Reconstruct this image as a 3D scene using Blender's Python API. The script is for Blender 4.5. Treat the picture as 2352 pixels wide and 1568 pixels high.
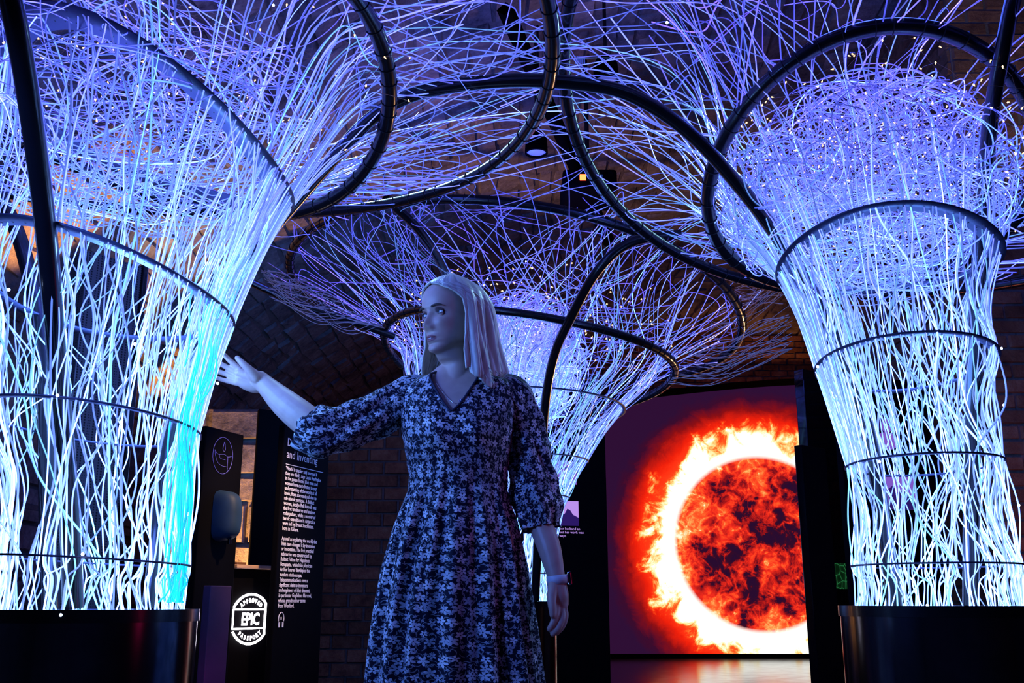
import bpy, math, random
import numpy as np
from mathutils import Vector, Matrix
random.seed(7); rng = np.random.default_rng(7)
SC = bpy.context.scene
COL = SC.collection
for o in list(bpy.data.objects): bpy.data.objects.remove(o)

# ------------------------------------------------------------------ camera
F = 2300.0; PITCH = math.radians(14.6); EYE = 0.70
cam_d = bpy.data.cameras.new('camera'); cam = bpy.data.objects.new('camera', cam_d); COL.objects.link(cam)
cam.location = (0, 0, EYE); cam.rotation_euler = (math.pi/2 + PITCH, 0, 0)
cam_d.sensor_width = 36; cam_d.lens = F/2352*36; cam_d.clip_start = .05
SC.camera = cam
def W(px, py, Y):
    """world point on the plane y = Y seen at a pixel (2352x1568 frame)"""
    a = (px-1176)/F; b = (784-py)/F
    d = np.array([a, math.cos(PITCH)-b*math.sin(PITCH), math.sin(PITCH)+b*math.cos(PITCH)])
    return np.array([0, 0, EYE]) + d*(Y/d[1])

# ------------------------------------------------------------------ world, exposure
wd = bpy.data.worlds.new('world'); SC.world = wd; wd.use_nodes = True
wd.node_tree.nodes['Background'].inputs[0].default_value = (.01, .02, .06, 1)
wd.node_tree.nodes['Background'].inputs[1].default_value = .15
SC.view_settings.view_transform = 'Standard'; SC.view_settings.look = 'None'
SC.view_settings.gamma = 1; SC.view_settings.exposure = 0; SC.view_settings.use_curve_mapping = False
SC.cycles.max_bounces = 5; SC.cycles.diffuse_bounces = 2; SC.cycles.glossy_bounces = 3
SC.cycles.transparent_max_bounces = 8; SC.cycles.sample_clamp_indirect = 3
SC.cycles.use_denoising = True

# ------------------------------------------------------------------ lamps
def lamp(name, kind, loc, energy, color, size=.1, aim=None, spot=60, blend=.5):
    d = bpy.data.lights.new(name, kind); o = bpy.data.objects.new(name, d); COL.objects.link(o)
    o.location = loc; d.energy = energy; d.color = color
    if kind == 'AREA': d.size = size
    else: d.shadow_soft_size = size
    if kind == 'SPOT': d.spot_size = math.radians(spot); d.spot_blend = blend
    if aim is not None:
        o.rotation_euler = (Vector(aim)-Vector(loc)).to_track_quat('-Z', 'Y').to_euler()
    return o
BLUE = (.10, .22, 1); CYAN = (.22, .55, 1); WARM = (1, .42, .12)
# LED pack in each drum, then unseen fills added for trunk and canopy glow
for (x, y, k) in ((-1.13, 2.75, 1.0), (1.28, 3.1, .8), (-.03, 5.6, 1.0)):
    lamp('trunk_glow_fill', 'POINT', (x, y, .86), 9*k, BLUE, .12)
    lamp('trunk_glow_fill', 'POINT', (x, y, 1.45), (34 if x < -1 else 18)*k, (.12, .32, 1), .15)
    lamp('canopy_glow_fill', 'POINT', (x, y, 2.05), 14*k, (.08, .12, 1), .3)
    lamp('canopy_glow_fill', 'POINT', (x, y, 2.8), 42*k, (.06, .12, 1), .3)
lamp('woman_fill_blue', 'SPOT', (-1.45, 1.55, 1.65), 95, (.09, .22, 1), .15, aim=(-.15, 2.9, 1.2), spot=70)  # added blue fill on the woman, for the left tree's light
lamp('trunk_glow_fill', 'POINT', (-.86, 2.60, 1.60), 8, (.22, .48, 1), .08)  # added key at the trunk's edge for her face and hand
lamp('hair_fill_pale', 'SPOT', (-1.0, 4.4, 3.2), 160, (.30, .62, 1), .12, aim=(-.1, 2.95, 1.5), spot=40)  # added light from behind left to lift the hair
lamp('hair_fill_back', 'SPOT', (1.5, 4.6, 3.2), 170, (.30, .66, .85), .12, aim=(-.1, 2.95, 1.5), spot=40)  # added back light that brightens the hair
lamp('woman_fill_front', 'SPOT', (.75, .2, 2.7), 10, (.09, .20, 1), .15, aim=(-.1, 2.9, 1.25), spot=50)  # added weak front fill on the woman
lamp('hall_lamp_magenta', 'SPOT', (1.5, 2.0, .9), 5, (1, .02, .16), .3, aim=(-.1, 2.9, 1.25), spot=50)
lamp('vault_fill_blue', 'SPOT', (-.6, 5.7, 1.2), 110, (.03, .16, .50), .3, aim=(-2.1, 6.9, 2.9), spot=88)  # added fill standing in for blue ambient light on the vault
lamp('spot_warm_vault', 'SPOT', (-2.35, 5.0, 1.5), 330, WARM, .05, aim=W(165, 250, 5.2), spot=38, blend=.5)
lamp('spot_warm_vault', 'SPOT', (-2.3, 6.0, 2.1), 60, (1, .66, .40), .05, aim=W(440, 430, 6.0), spot=46, blend=.6)
lamp('spot_warm_vault', 'SPOT', (-2.5, 7.6, 1.6), 170, (1, .40, .10), .05, aim=W(372, 690, 8.0), spot=30, blend=.5)
lamp('spot_warm_wall', 'SPOT', (-1.98, 5.95, .30), 330, (1, .46, .12), .05, aim=(-1.80, 6.6, 1.15), spot=100, blend=.7)
lamp('spot_warm_text', 'SPOT', (-.60, 4.02, 1.75), 110, (1, .60, .32), .03, aim=(-1.13, 4.44, 1.08), spot=54, blend=1)
lamp('spot_warm_end', 'SPOT', (4.4, 12.6, 2.6), 75, (1, .36, .08), .1, aim=(3.2, 13.9, 3.6), spot=92, blend=.8)
lamp('spot_red_pier', 'SPOT', (2.2, 4.0, .3), 10, (1, .2, .08), .1, aim=(2.7, 5.0, 1.9), spot=70)
lamp('spot_pale_stone', 'SPOT', (2.6, 4.0, 2.5), 16, (.9, .8, .8), .1, aim=(3.4, 5.2, 4.0), spot=80)
lamp('spot_magenta_floor', 'SPOT', (-.75, 3.55, .25), 5, (1, .02, .55), .1, aim=(-1.15, 4.12, .3), spot=46)

# ------------------------------------------------------------------ node helpers
def new_mat(name):
    m = bpy.data.materials.new(name); m.use_nodes = True; nt = m.node_tree
    for n in list(nt.nodes): nt.nodes.remove(n)
    out = nt.nodes.new('ShaderNodeOutputMaterial')
    return m, nt, out
def N(nt, t, **kw):
    n = nt.nodes.new(t)
    for k, v in kw.items():
        if k.startswith('i_'):
            key = k[2:]; key = int(key) if key.isdigit() else key
            n.inputs[key].default_value = v
        else: setattr(n, k, v)
    return n
def M(nt, op, a, b=None, c=None, clamp=False):
    n = nt.nodes.new('ShaderNodeMath'); n.operation = op; n.use_clamp = clamp
    for i, v in enumerate((a, b, c)):
        if v is None: continue
        if isinstance(v, (int, float)): n.inputs[i].default_value = v
        else: nt.links.new(v, n.inputs[i])
    return n.outputs[0]
def ramp(nt, fac, stops, interp='LINEAR'):
    n = nt.nodes.new('ShaderNodeValToRGB'); n.color_ramp.interpolation = interp
    el = n.color_ramp.elements
    while len(el) > 1: el.remove(el[-1])
    el[0].position = stops[0][0]; el[0].color = (*stops[0][1], 1)
    for p, c in stops[1:]:
        e = el.new(p); e.color = (*c, 1)
    if fac is not None: nt.links.new(fac, n.inputs[0])
    return n.outputs[0]
def plain(name, col, rough=.5, metal=0, noise=.15, scale=12, bump=0, spec=.5, coat=0):
    m, nt, out = new_mat(name)
    b = N(nt, 'ShaderNodeBsdfPrincipled'); b.inputs['Roughness'].default_value = rough
    b.inputs['Metallic'].default_value = metal; b.inputs['Specular IOR Level'].default_value = spec
    b.inputs['Coat Weight'].default_value = coat
    tc = N(nt, 'ShaderNodeTexCoord'); nz = N(nt, 'ShaderNodeTexNoise', i_Scale=scale, i_Detail=4.)
    nt.links.new(tc.outputs['Object'], nz.inputs['Vector'])
    c = ramp(nt, nz.outputs['Fac'], [(.3, tuple(v*(1-noise) for v in col)), (.7, tuple(min(1, v*(1+noise)) for v in col))])
    nt.links.new(c, b.inputs['Base Color'])
    if bump:
        bp = N(nt, 'ShaderNodeBump', i_Strength=bump, i_Distance=.01)
        nt.links.new(nz.outputs['Fac'], bp.inputs['Height']); nt.links.new(bp.outputs[0], b.inputs['Normal'])
    nt.links.new(b.outputs[0], out.inputs[0]); return m
def emis(name, col, s):
    m, nt, out = new_mat(name); e = N(nt, 'ShaderNodeEmission'); e.inputs[0].default_value = (*col, 1); e.inputs[1].default_value = s
    nt.links.new(e.outputs[0], out.inputs[0]); m.cycles.emission_sampling = 'NONE'; return m

MAT = {}
MAT['black_metal'] = plain('black_metal', (.006, .006, .008), .24, .0, spec=.55, coat=.15)
MAT['black_steel'] = plain('black_steel', (.14, .14, .18), .16, 1)
MAT['band'] = plain('band_metal', (.07, .07, .13), .45, .2)
MAT['rubber'] = plain('black_rubber', (.01, .01, .01), .6)
MAT['black_panel'] = plain('black_panel', (.0012, .0012, .002), .8, spec=.04)
MAT['gloss_black'] = plain('gloss_black', (.002, .002, .004), .06, spec=.25)
MAT['ledge'] = plain('ledge_wood', (.5, .33, .22), .5)
MAT['dispenser'] = plain('dispenser_plastic', (.008, .025, .05), .6, spec=.2)
MAT['white_print'] = plain('white_print', (.8, .8, .78), .6)
MAT['blue_print'] = plain('blue_print', (.10, .10, .45), .6)
MAT['sign_white'] = emis('sign_white', (1, .93, 1), 9)
MAT['sign_white'].cycles.emission_sampling = 'AUTO'
MAT['led_red'] = emis('led_red', (1, .08, .02), 9)
MAT['led_warm'] = emis('led_warm', (1, .62, .28), 3.5)
MAT['led_white'] = emis('led_white', (.8, .85, 1), 12)
MAT['copper_wire'] = plain('copper_wire', (.3, .15, .08), .4, .6)
MAT['grey_label'] = plain('grey_label', (.25, .3, .3), .6)
MAT['lamp_glass'] = plain('lamp_glass', (.5, .55, .6), .2)

def stone_mat(name, cols, bump=.7, seedscale=3.0):
    m, nt, out = new_mat(name)
    b = N(nt, 'ShaderNodeBsdfPrincipled'); b.inputs['Roughness'].default_value = .9; b.inputs['Specular IOR Level'].default_value = .2
    g = N(nt, 'ShaderNodeNewGeometry')
    n1 = N(nt, 'ShaderNodeTexNoise', i_Scale=seedscale, i_Detail=6., i_Roughness=.65)
    n2 = N(nt, 'ShaderNodeTexNoise', i_Scale=28., i_Detail=8., i_Roughness=.7)
    nt.links.new(g.outputs['Position'], n1.inputs['Vector']); nt.links.new(g.outputs['Position'], n2.inputs['Vector'])
    f = M(nt, 'ADD', M(nt, 'MULTIPLY', n1.outputs['Fac'], .65), M(nt, 'MULTIPLY', n2.outputs['Fac'], .35))
    c = ramp(nt, f, [(.36+.28*i/(len(cols)-1), c) for i, c in enumerate(cols)])
    oi = N(nt, 'ShaderNodeObjectInfo')
    mx = N(nt, 'ShaderNodeMix', data_type='RGBA', blend_type='MULTIPLY'); mx.inputs[0].default_value = 1
    nt.links.new(c, mx.inputs[6])
    rr = ramp(nt, oi.outputs['Random'], [(0, (.6, .58, .56)), (1, (1.15, 1.1, 1.1))])
    nt.links.new(rr, mx.inputs[7]); nt.links.new(mx.outputs[2], b.inputs['Base Color'])
    bp = N(nt, 'ShaderNodeBump', i_Strength=bump, i_Distance=.03)
    nt.links.new(n2.outputs['Fac'], bp.inputs['Height']); nt.links.new(bp.outputs[0], b.inputs['Normal'])
    nt.links.new(b.outputs[0], out.inputs[0]); return m
MAT['stone'] = stone_mat('calp_stone', [(.07, .065, .065), (.20, .18, .17), (.33, .29, .26), (.46, .42, .38)])
MAT['mortar'] = stone_mat('lime_mortar', [(.10, .09, .08), (.18, .16, .14), (.24, .21, .18)])
MAT['brick'] = stone_mat('old_brick', [(.16, .07, .04), (.30, .14, .07), (.38, .22, .12)], seedscale=6)

# floor: dark polished concrete
m, nt, out = new_mat('polished_floor')
b = N(nt, 'ShaderNodeBsdfPrincipled'); b.inputs['Base Color'].default_value = (.05, .045, .045, 1); b.inputs['Specular IOR Level'].default_value = .9
tc = N(nt, 'ShaderNodeTexCoord'); nz = N(nt, 'ShaderNodeTexNoise', i_Scale=6., i_Detail=6.)
nt.links.new(tc.outputs['Object'], nz.inputs['Vector'])
nt.links.new(M(nt, 'ADD', M(nt, 'MULTIPLY', nz.outputs['Fac'], .10), .10), b.inputs['Roughness'])
nt.links.new(b.outputs[0], out.inputs[0]); MAT['floor'] = m

# fibre: side-emitting optical fibre, colour and level carried along its length
m, nt, out = new_mat('glowing_fibre')
at = N(nt, 'ShaderNodeAttribute', attribute_name='glow')
e = N(nt, 'ShaderNodeEmission'); e.inputs[1].default_value = 1
lw = N(nt, 'ShaderNodeLayerWeight', i_Blend=.35)
fc = M(nt, 'ADD', M(nt, 'MULTIPLY', M(nt, 'SUBTRACT', 1, lw.outputs['Facing']), .8), .6)
vm = N(nt, 'ShaderNodeVectorMath', operation='SCALE'); nt.links.new(at.outputs['Color'], vm.inputs[0]); nt.links.new(fc, vm.inputs['Scale'])
gl = N(nt, 'ShaderNodeBsdfPrincipled'); gl.inputs['Base Color'].default_value = (.25, .27, .32, 1); gl.inputs['Roughness'].default_value = .25
tn = N(nt, 'ShaderNodeMix', data_type='RGBA', blend_type='MULTIPLY'); nt.links.new(lw.outputs['Facing'], tn.inputs[0])
tn.inputs[7].default_value = (.12, .25, 1, 1); nt.links.new(vm.outputs[0], tn.inputs[6]); nt.links.new(tn.outputs[2], gl.inputs['Emission Color']); gl.inputs['Emission Strength'].default_value = 1
nt.links.new(gl.outputs[0], out.inputs[0]); m.cycles.emission_sampling = 'NONE'; MAT['fibre'] = m

# ------------------------------------------------------------------ mesh helpers
def link(name, me, parent=None, mat=None, smooth=False):
    o = bpy.data.objects.new(name, me); COL.objects.link(o)
    if parent is not None: o.parent = parent
    if mat is not None and len(me.materials) == 0: me.materials.append(MAT[mat] if isinstance(mat, str) else mat)
    if smooth: me.shade_smooth()
    return o
def mk(name, vs, fs, mat=None, parent=None, smooth=False):
    me = bpy.data.meshes.new(name); me.from_pydata([tuple(map(float, v)) for v in vs], [], [tuple(map(int, f)) for f in fs]); me.update()
    return link(name, me, parent, mat, smooth)
def np_mesh(name, V, Q, smooth=True, color=None):
    me = bpy.data.meshes.new(name); V = np.asarray(V, np.float32); Q = np.asarray(Q, np.int32)
    k = Q.shape[1]; me.vertices.add(len(V)); me.vertices.foreach_set('co', V.ravel())
    me.loops.add(Q.size); me.loops.foreach_set('vertex_index', Q.ravel())
    me.polygons.add(len(Q)); me.polygons.foreach_set('loop_start', np.arange(0, Q.size, k, dtype=np.int32))
    me.update(calc_edges=True)
    if smooth: me.polygons.foreach_set('use_smooth', np.ones(len(Q), bool))
    if color is not None:
        a = me.attributes.new('glow', 'FLOAT_COLOR', 'POINT')
        c = np.ones((len(V), 4), np.float32); c[:, :3] = color; a.data.foreach_set('color', c.ravel())
    return me
def tag(o, label=None, cat=None, group=None, kind=None):
    if label: o['label'] = label
    if cat: o['category'] = cat
    if group: o['group'] = group
    if kind: o['kind'] = kind
    return o
def empty(name, loc, label=None, cat=None, group=None):
    o = bpy.data.objects.new(name, None); COL.objects.link(o); o.location = loc; o.empty_display_size = .1
    bpy.context.view_layer.update()
    return tag(o, label, cat, group)
def child(o, parent):
    """parent a mesh built in world coordinates, keeping it in place (root has only a location)"""
    o.parent = parent; o.matrix_parent_inverse = Matrix.Translation(-Vector(parent.location)); return o
def catmull(C, n, closed=False):
    """C (K,N,3) control points -> (K,M,3), n samples per span"""
    C = np.asarray(C, float)
    if closed: E = np.concatenate([C[:, -1:], C, C[:, :2]], 1)
    else: E = np.concatenate([2*C[:, :1]-C[:, 1:2], C, 2*C[:, -1:]-C[:, -2:-1]], 1)
    S = E.shape[1]-3; t = np.arange(n)/n; t = t[None, None, :, None]
    p0, p1, p2, p3 = (E[:, i:i+S, None, :] for i in range(4))
    r = .5*((2*p1)+(-p0+p2)*t+(2*p0-5*p1+4*p2-p3)*t*t+(-p0+3*p1-3*p2+p3)*t**3)
    r = r.reshape(len(C), -1, 3)
    if not closed: r = np.concatenate([r, C[:, -1:]], 1)
    return r
def soft(C, n, w=.6):
    '''catmull blended with an approximating cubic b-spline: no kinks'''
    C = np.asarray(C, float); a = catmull(C, n); E = np.concatenate([2*C[:, :1]-C[:, 1:2], C, 2*C[:, -1:]-C[:, -2:-1]], 1)
    S = E.shape[1]-3; t = (np.arange(n)/n)[None, None, :, None]; p0, p1, p2, p3 = (E[:, i:i+S, None, :] for i in range(4))
    b = ((1-t)**3*p0+(3*t**3-6*t*t+4)*p1+(-3*t**3+3*t*t+3*t+1)*p2+t**3*p3)/6
    b = np.concatenate([b.reshape(len(C), -1, 3), C[:, -1:]], 1); return a*(1-w)+b*w
def tubes(P, rad, sides=4, closed=False):
    """P (K,M,3), rad scalar/(K,)/(K,M) -> verts (K,M*sides,3), quads for one"""
    P = np.asarray(P, float); K, Mn, _ = P.shape
    T = np.roll(P, -1, 1)-np.roll(P, 1, 1) if closed else np.gradient(P, axis=1)
    T /= np.linalg.norm(T, axis=2, keepdims=True)+1e-9
    cov = np.abs(T).mean(1); ref = np.zeros((K, 3)); ref[np.arange(K), cov.argmin(1)] = 1
    A = np.cross(T, ref[:, None, :]); A /= np.linalg.norm(A, axis=2, keepdims=True)+1e-9; B = np.cross(T, A)
    r = np.broadcast_to(np.asarray(rad, float).reshape(K if np.ndim(rad) else 1, -1) if np.ndim(rad) < 2 else rad, (K, Mn))
    a = np.arange(sides)/sides*2*np.pi
    V = P[:, :, None, :]+r[:, :, None, None]*(np.cos(a)[None, None, :, None]*A[:, :, None, :]+np.sin(a)[None, None, :, None]*B[:, :, None, :])
    i = np.arange(Mn if closed else Mn-1)[:, None]; j = np.arange(sides)[None, :]; i2 = (i+1) % Mn
    Q = np.stack([i*sides+j, i*sides+(j+1) % sides, i2*sides+(j+1) % sides, i2*sides+j], -1).reshape(-1, 4)
    return V.reshape(K, -1, 3), Q
def tube_obj(name, pts, rad, mat, parent=None, sides=12, n=8, closed=False):
    P = catmull(np.asarray(pts)[None], n, closed) if n > 1 else np.asarray(pts, float)[None]
    V, Q = tubes(P, rad, sides, closed); o = link(name, np_mesh(name, V[0], Q), None, mat)
    if parent is not None: child(o, parent)
    return o, P[0]
def box_vf(c, s, jit=0):
    c = np.array(c, float); s = np.array(s, float)/2
    v = [c+s*np.array(k) for k in ((-1,-1,-1),(1,-1,-1),(1,1,-1),(-1,1,-1),(-1,-1,1),(1,-1,1),(1,1,1),(-1,1,1))]
    f = [(0,3,2,1),(4,5,6,7),(0,1,5,4),(1,2,6,5),(2,3,7,6),(3,0,4,7)]
    return v, f
def box(name, c, s, mat, parent=None, bevel=.004, basis=None):
    """bevelled box; basis=(origin,right,up,normal) puts c,s in a local frame"""
    import bmesh
    v, f = box_vf(c, s)
    if basis is not None:
        O, Rr, U, Nn = basis; v = [O+Rr*p[0]+Nn*p[1]+U*p[2] for p in v]
    bm = bmesh.new(); bv = [bm.verts.new(p) for p in v]
    for q in f: bm.faces.new([bv[i] for i in q])
    bmesh.ops.recalc_face_normals(bm, faces=bm.faces)
    if bevel: bmesh.ops.bevel(bm, geom=list(bm.edges), offset=min(bevel, min(s)*.3), segments=2, affect='EDGES', profile=.5)
    me = bpy.data.meshes.new(name); bm.to_mesh(me); bm.free()
    o = link(name, me, None, mat)
    if parent is not None: child(o, parent)
    return o
def text_obj(name, s, basis, u, w, size, mat, parent, depth=.0006, align='LEFT', xs=1.0, offset=0, linesp=1.0, off=.004):
    cu = bpy.data.curves.new(name, 'FONT'); cu.body = s; cu.size = size; cu.extrude = depth; cu.align_x = align
    cu.offset = offset; cu.space_line = linesp; cu.resolution_u = 2
    t = bpy.data.objects.new(name, cu); COL.objects.link(t)
    dg = bpy.context.evaluated_depsgraph_get(); me = bpy.data.meshes.new_from_object(t.evaluated_get(dg))
    bpy.data.objects.remove(t)
    O, Rr, U, Nn = (Vector(k) for k in basis)
    me.transform(Matrix(((Rr.x*xs, U.x, Nn.x, 0), (Rr.y*xs, U.y, Nn.y, 0), (Rr.z*xs, U.z, Nn.z, 0), (0, 0, 0, 1))))
    p = O+Rr*u+U*w+Nn*off
    me.transform(Matrix.Translation(p)); me.materials.clear()
    return child(link(name, me, None, mat), parent)
def frame2(pa, pb):
    """vertical panel face: pa, pb world points (left, right seen from the front) at z=0 -> basis, width"""
    O = np.array([pa[0], pa[1], 0.]); R_ = np.array([pb[0]-pa[0], pb[1]-pa[1], 0.]); w = np.linalg.norm(R_); R_ /= w
    U = np.array([0, 0, 1.]); Nn = np.cross(R_, U)
    return (O, R_, U, Nn), w

# ------------------------------------------------------------------ room: floor, vault, walls
CX, HW, SPR, RISE = 2.9, 6.1, 1.3, 3.2
o = mk('floor', [(-5, -3, 0), (10, -3, 0), (10, 15, 0), (-5, 15, 0)], [(0, 1, 2, 3)], 'floor'); tag(o, kind='structure')
fi = np.linspace(math.pi, 0, 97); ys = np.linspace(-2, 13.9, 60)
V = np.array([[(CX+HW*math.cos(a), y, SPR+RISE*math.sin(a)) for a in fi] for y in ys]).reshape(-1, 3)
Q = np.array([(i*97+j, (i+1)*97+j, (i+1)*97+j+1, i*97+j+1) for i in range(59) for j in range(96)])
ceil = link('ceiling', np_mesh('ceiling', V, Q), None, 'mortar'); tag(ceil, kind='structure')
XL = CX-HW; XR = CX+HW
def wallbox(name, lo, hi, mat):
    c = [(a+b)/2 for a, b in zip(lo, hi)]; s = [b-a for a, b in zip(lo, hi)]
    v, f = box_vf(c, s); return tag(mk(name, v, f, mat), kind='structure')
wall_left = wallbox('wall_left', (XL-.3, -2, 0), (XL, 13.9, SPR+.02), 'mortar')
wallbox('wall_right', (XR, -2, 0), (XR+.3, 13.9, SPR+.02), 'mortar')
# end wall filling the vault
ae = [(CX+HW*math.cos(a), 13.9, SPR+RISE*math.sin(a)) for a in fi]
wall_end = mk('wall_back', [(XL, 13.9, 0)]+ae+[(XR, 13.9, 0)], [tuple(range(99))], 'mortar'); tag(wall_end, kind='structure')
mk_front = mk('wall_front', [(XL, -2, 0)]+[(x, -2, z) for x, _, z in ae]+[(XR, -2, 0)], [tuple(range(99))[::-1]], 'mortar'); tag(mk_front, kind='structure')

def to_px(p):
    z = p[2]-EYE; d = p[1]*math.cos(PITCH)+z*math.sin(PITCH); u = -p[1]*math.sin(PITCH)+z*math.cos(PITCH)
    if d < .1: return (-9999, -9999, d)
    return (1176+F*p[0]/d, 784-F*u/d, d)
def block(P, Nn, depth, inset, jit):
    """P 4 corners on the wall, Nn inward normal -> 8 verts, 5 faces: a rough raised stone"""
    P = [np.array(p) for p in P]; c = sum(P)/4; v = []
    for p in P: v.append(p-Nn*.005)
    for p in P:
        q = p+(c-p)*inset+Nn*(depth+random.uniform(-jit, jit)); v.append(q)
    f = [(4, 5, 6, 7)]+[(i, (i+1) % 4, 4+(i+1) % 4, 4+i) for i in range(4)]
    return v, f
def lay(pieces, name, parent, mat, keep):
    """pieces: list of (verts, faces, centre). nearest in frame become single parts, the rest one stuff part"""
    def score(c):
        x, y, d = to_px(c); return d+(0 if (-60 < x < 2412 and -60 < y < 1628) else 1000)
    pieces.sort(key=lambda t: score(t[2]))
    for v, f, c in pieces[:keep]:
        o = mk(name, v, f, mat, parent)
    vs, fs = [], []
    for v, f, c in pieces[keep:]:
        b = len(vs); vs += list(v); fs += [tuple(i+b for i in q) for q in f]
    if vs: tag(mk(name, vs, fs, mat, parent), kind='stuff')
# vault stones, courses along the barrel
arc = np.linspace(math.pi, 0, 2001); ax = CX+HW*np.cos(arc); az = SPR+RISE*np.sin(arc)
sl = np.concatenate([[0], np.cumsum(np.hypot(np.diff(ax), np.diff(az)))])
def vault_pt(s, y):
    a = np.interp(s, sl, arc); p = np.array([CX+HW*math.cos(a), y, SPR+RISE*math.sin(a)])
    n = np.array([-math.cos(a)/HW, 0, -math.sin(a)/RISE]); return p, n/np.linalg.norm(n)
pcs = []; s = 0.0
while s < sl[-1]*.93:
    h = random.uniform(.13, .21); y = 1.2+random.uniform(0, .3)
    while y < 13.8:
        w = random.uniform(.2, .46); g = .008
        j = lambda: random.uniform(-.026, .026)
        P = [vault_pt(s+g+j(), y+g+j())[0], vault_pt(s+g+j(), y+w-g+j())[0], vault_pt(s+h-g+j(), y+w-g+j())[0], vault_pt(s+h-g+j(), y+g+j())[0]]
        c, n = vault_pt(s+h/2, y+w/2)
        x_, y_, d_ = to_px(c)
        if -300 < x_ < 2650 and -400 < y_ < 1600:
            v, f = block(P, n, random.uniform(.008, .034), .16, .010); pcs.append((v, f, c))
        y += w
    s += h
lay(pcs, 'stone', ceil, 'stone', 300)
pcs = []; z = .0
while z < SPR-.08:
    h = random.uniform(.14, .22); h = min(h, SPR-z); y = 3.0
    while y < 13.7:
        w = random.uniform(.22, .5); g = .01; j = lambda: random.uniform(-.01, .01)
        P = [np.array([XL, y+g+j(), z+g+j()]), np.array([XL, y+w-g+j(), z+g+j()]), np.array([XL, y+w-g+j(), z+h-g+j()]), np.array([XL, y+g+j(), z+h-g+j()])]
        v, f = block(P, np.array([1., 0, 0]), random.uniform(.015, .045), .12, .008); pcs.append((v, f, sum(P)/4)); y += w
    z += h
lay(pcs, 'stone', wall_left, 'stone', 300)
# bricks of the end wall above the screen
pcs = []; z = 2.6; row = 0
while z < SPR+RISE-.08:
    x = -1.6+(.12 if row % 2 else 0)
    while x < 7.2:
        top = SPR+RISE*math.sqrt(max(0, 1-((x+.12-CX)/HW)**2))
        if z+.09 < top:
            j = lambda: random.uniform(-.004, .004)
            P = [np.array([x+.008+j(), 13.9, z+.008+j()]), np.array([x+.008+j(), 13.9, z+.078+j()]), np.array([x+.232+j(), 13.9, z+.078+j()]), np.array([x+.232+j(), 13.9, z+.008+j()])]
            v, f = block(P, np.array([0, -1., 0]), random.uniform(.012, .03), .08, .003); c = sum(P)/4
            xx, yy, dd = to_px(c); vis = (1250 < xx < 1900 and 640 < yy < 960)
            pcs.append((v, [q[::-1] for q in f], c+np.array([0, 0 if vis else 50, 0])))
        x += .24
    z += .086; row += 1
lay(pcs, 'brick', wall_end, 'brick', 300)
# stone pier on the left, behind the boards
pier_l = wallbox('wall_pier', (-2.35, 6.6, 0), (-1.42, 7.3, 1.95), 'mortar')
pcs = []; z = 0
while z < 1.9:
    h = random.uniform(.17, .27); h = min(h, 1.95-z); x = -2.35
    while x < -1.46:
        w = min(random.uniform(.24, .42), -1.42-x); g = .009; j = lambda: random.uniform(-.014, .014)
        P = [np.array([x+g, 6.6, z+g+j()]), np.array([x+w-g, 6.6, z+g+j()]), np.array([x+w-g+j(), 6.6, z+h-g+j()]), np.array([x+g+j(), 6.6, z+h-g+j()])]
        v, f = block(P, np.array([0, -1., 0]), random.uniform(.02, .06), .1, .012); pcs.append((v, f, sum(P)/4)); x += w
    z += h
lay(pcs, 'stone', pier_l, 'stone', 300)
# brick pier on the right
pier = wallbox('wall_pier', (2.42, 4.95, 0), (3.6, 6.6, 4.35), 'mortar')
pcs = []
z = 0.0; row = 0
while z < 4.2:
    for face in (0, 1):
        u0 = 2.42 if face == 0 else 4.95; u1 = 3.6 if face == 0 else 6.6; u = u0-(.11 if row % 2 else 0)
        while u < u1:
            a = max(u, u0)+.006; b_ = min(u+.22, u1)-.006
            if b_-a > .03:
                if face == 0: P = [np.array([a, 4.95, z+.006]), np.array([b_, 4.95, z+.006]), np.array([b_, 4.95, z+.07]), np.array([a, 4.95, z+.07])]; n = np.array([0, -1., 0])
                else: P = [np.array([2.42, b_, z+.006]), np.array([2.42, a, z+.006]), np.array([2.42, a, z+.07]), np.array([2.42, b_, z+.07])]; n = np.array([-1., 0, 0])
                v, f = block(P, n, random.uniform(.008, .02), .07, .003); pcs.append((v, f, sum(P)/4))
            u += .22
    z += .078; row += 1
lay(pcs, 'brick', pier, 'brick', 300)

# ------------------------------------------------------------------ sun screen on the end wall
YS = 13.6
sx0 = W(1390, 1500, YS)[0]; sx1 = sx0+4.1; zb = W(1500, 1501, YS)[2]
def arch_z(x):  # top edge of the screen follows the vault
    return 3.62-.115*abs(x-4.1)**1.45/1.9
xs_ = np.linspace(sx0, sx1, 41)
def screen_poly(g, y):
    P = [(sx0-g, y, zb-g), (sx1+g, y, zb-g)]+[(x, y, arch_z(x)+g) for x in np.linspace(sx1+g, sx0-g, 41)]
    return P
scr = empty('projection_screen', (3.2, YS, 0), 'tall arched screen at the far end showing a blazing red and orange sun', 'screen')
P0 = screen_poly(0, YS-.01); n = len(P0)
face = child(mk('display', P0, [tuple(range(n))], None), scr)
PO = screen_poly(.09, YS-.03); PB = screen_poly(.09, YS+.12)
v = [*P0]+[(x, YS-.03, z) for x, _, z in P0]+PO+PB; f = []
for i in range(n):
    k = (i+1) % n
    f += [(i, k, n+k, n+i), (n+i, n+k, 2*n+k, 2*n+i), (2*n+i, 2*n+k, 3*n+k, 3*n+i)]
fr = child(mk('frame', v, f, 'black_panel'), scr)
pc = W(1748, 1246, YS); RS = (W(1748, 1048, YS)[2]-pc[2])
m, nt, out = new_mat('sun_picture')
g = N(nt, 'ShaderNodeNewGeometry'); sp = N(nt, 'ShaderNodeSeparateXYZ'); nt.links.new(g.outputs['Position'], sp.inputs[0])
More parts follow.
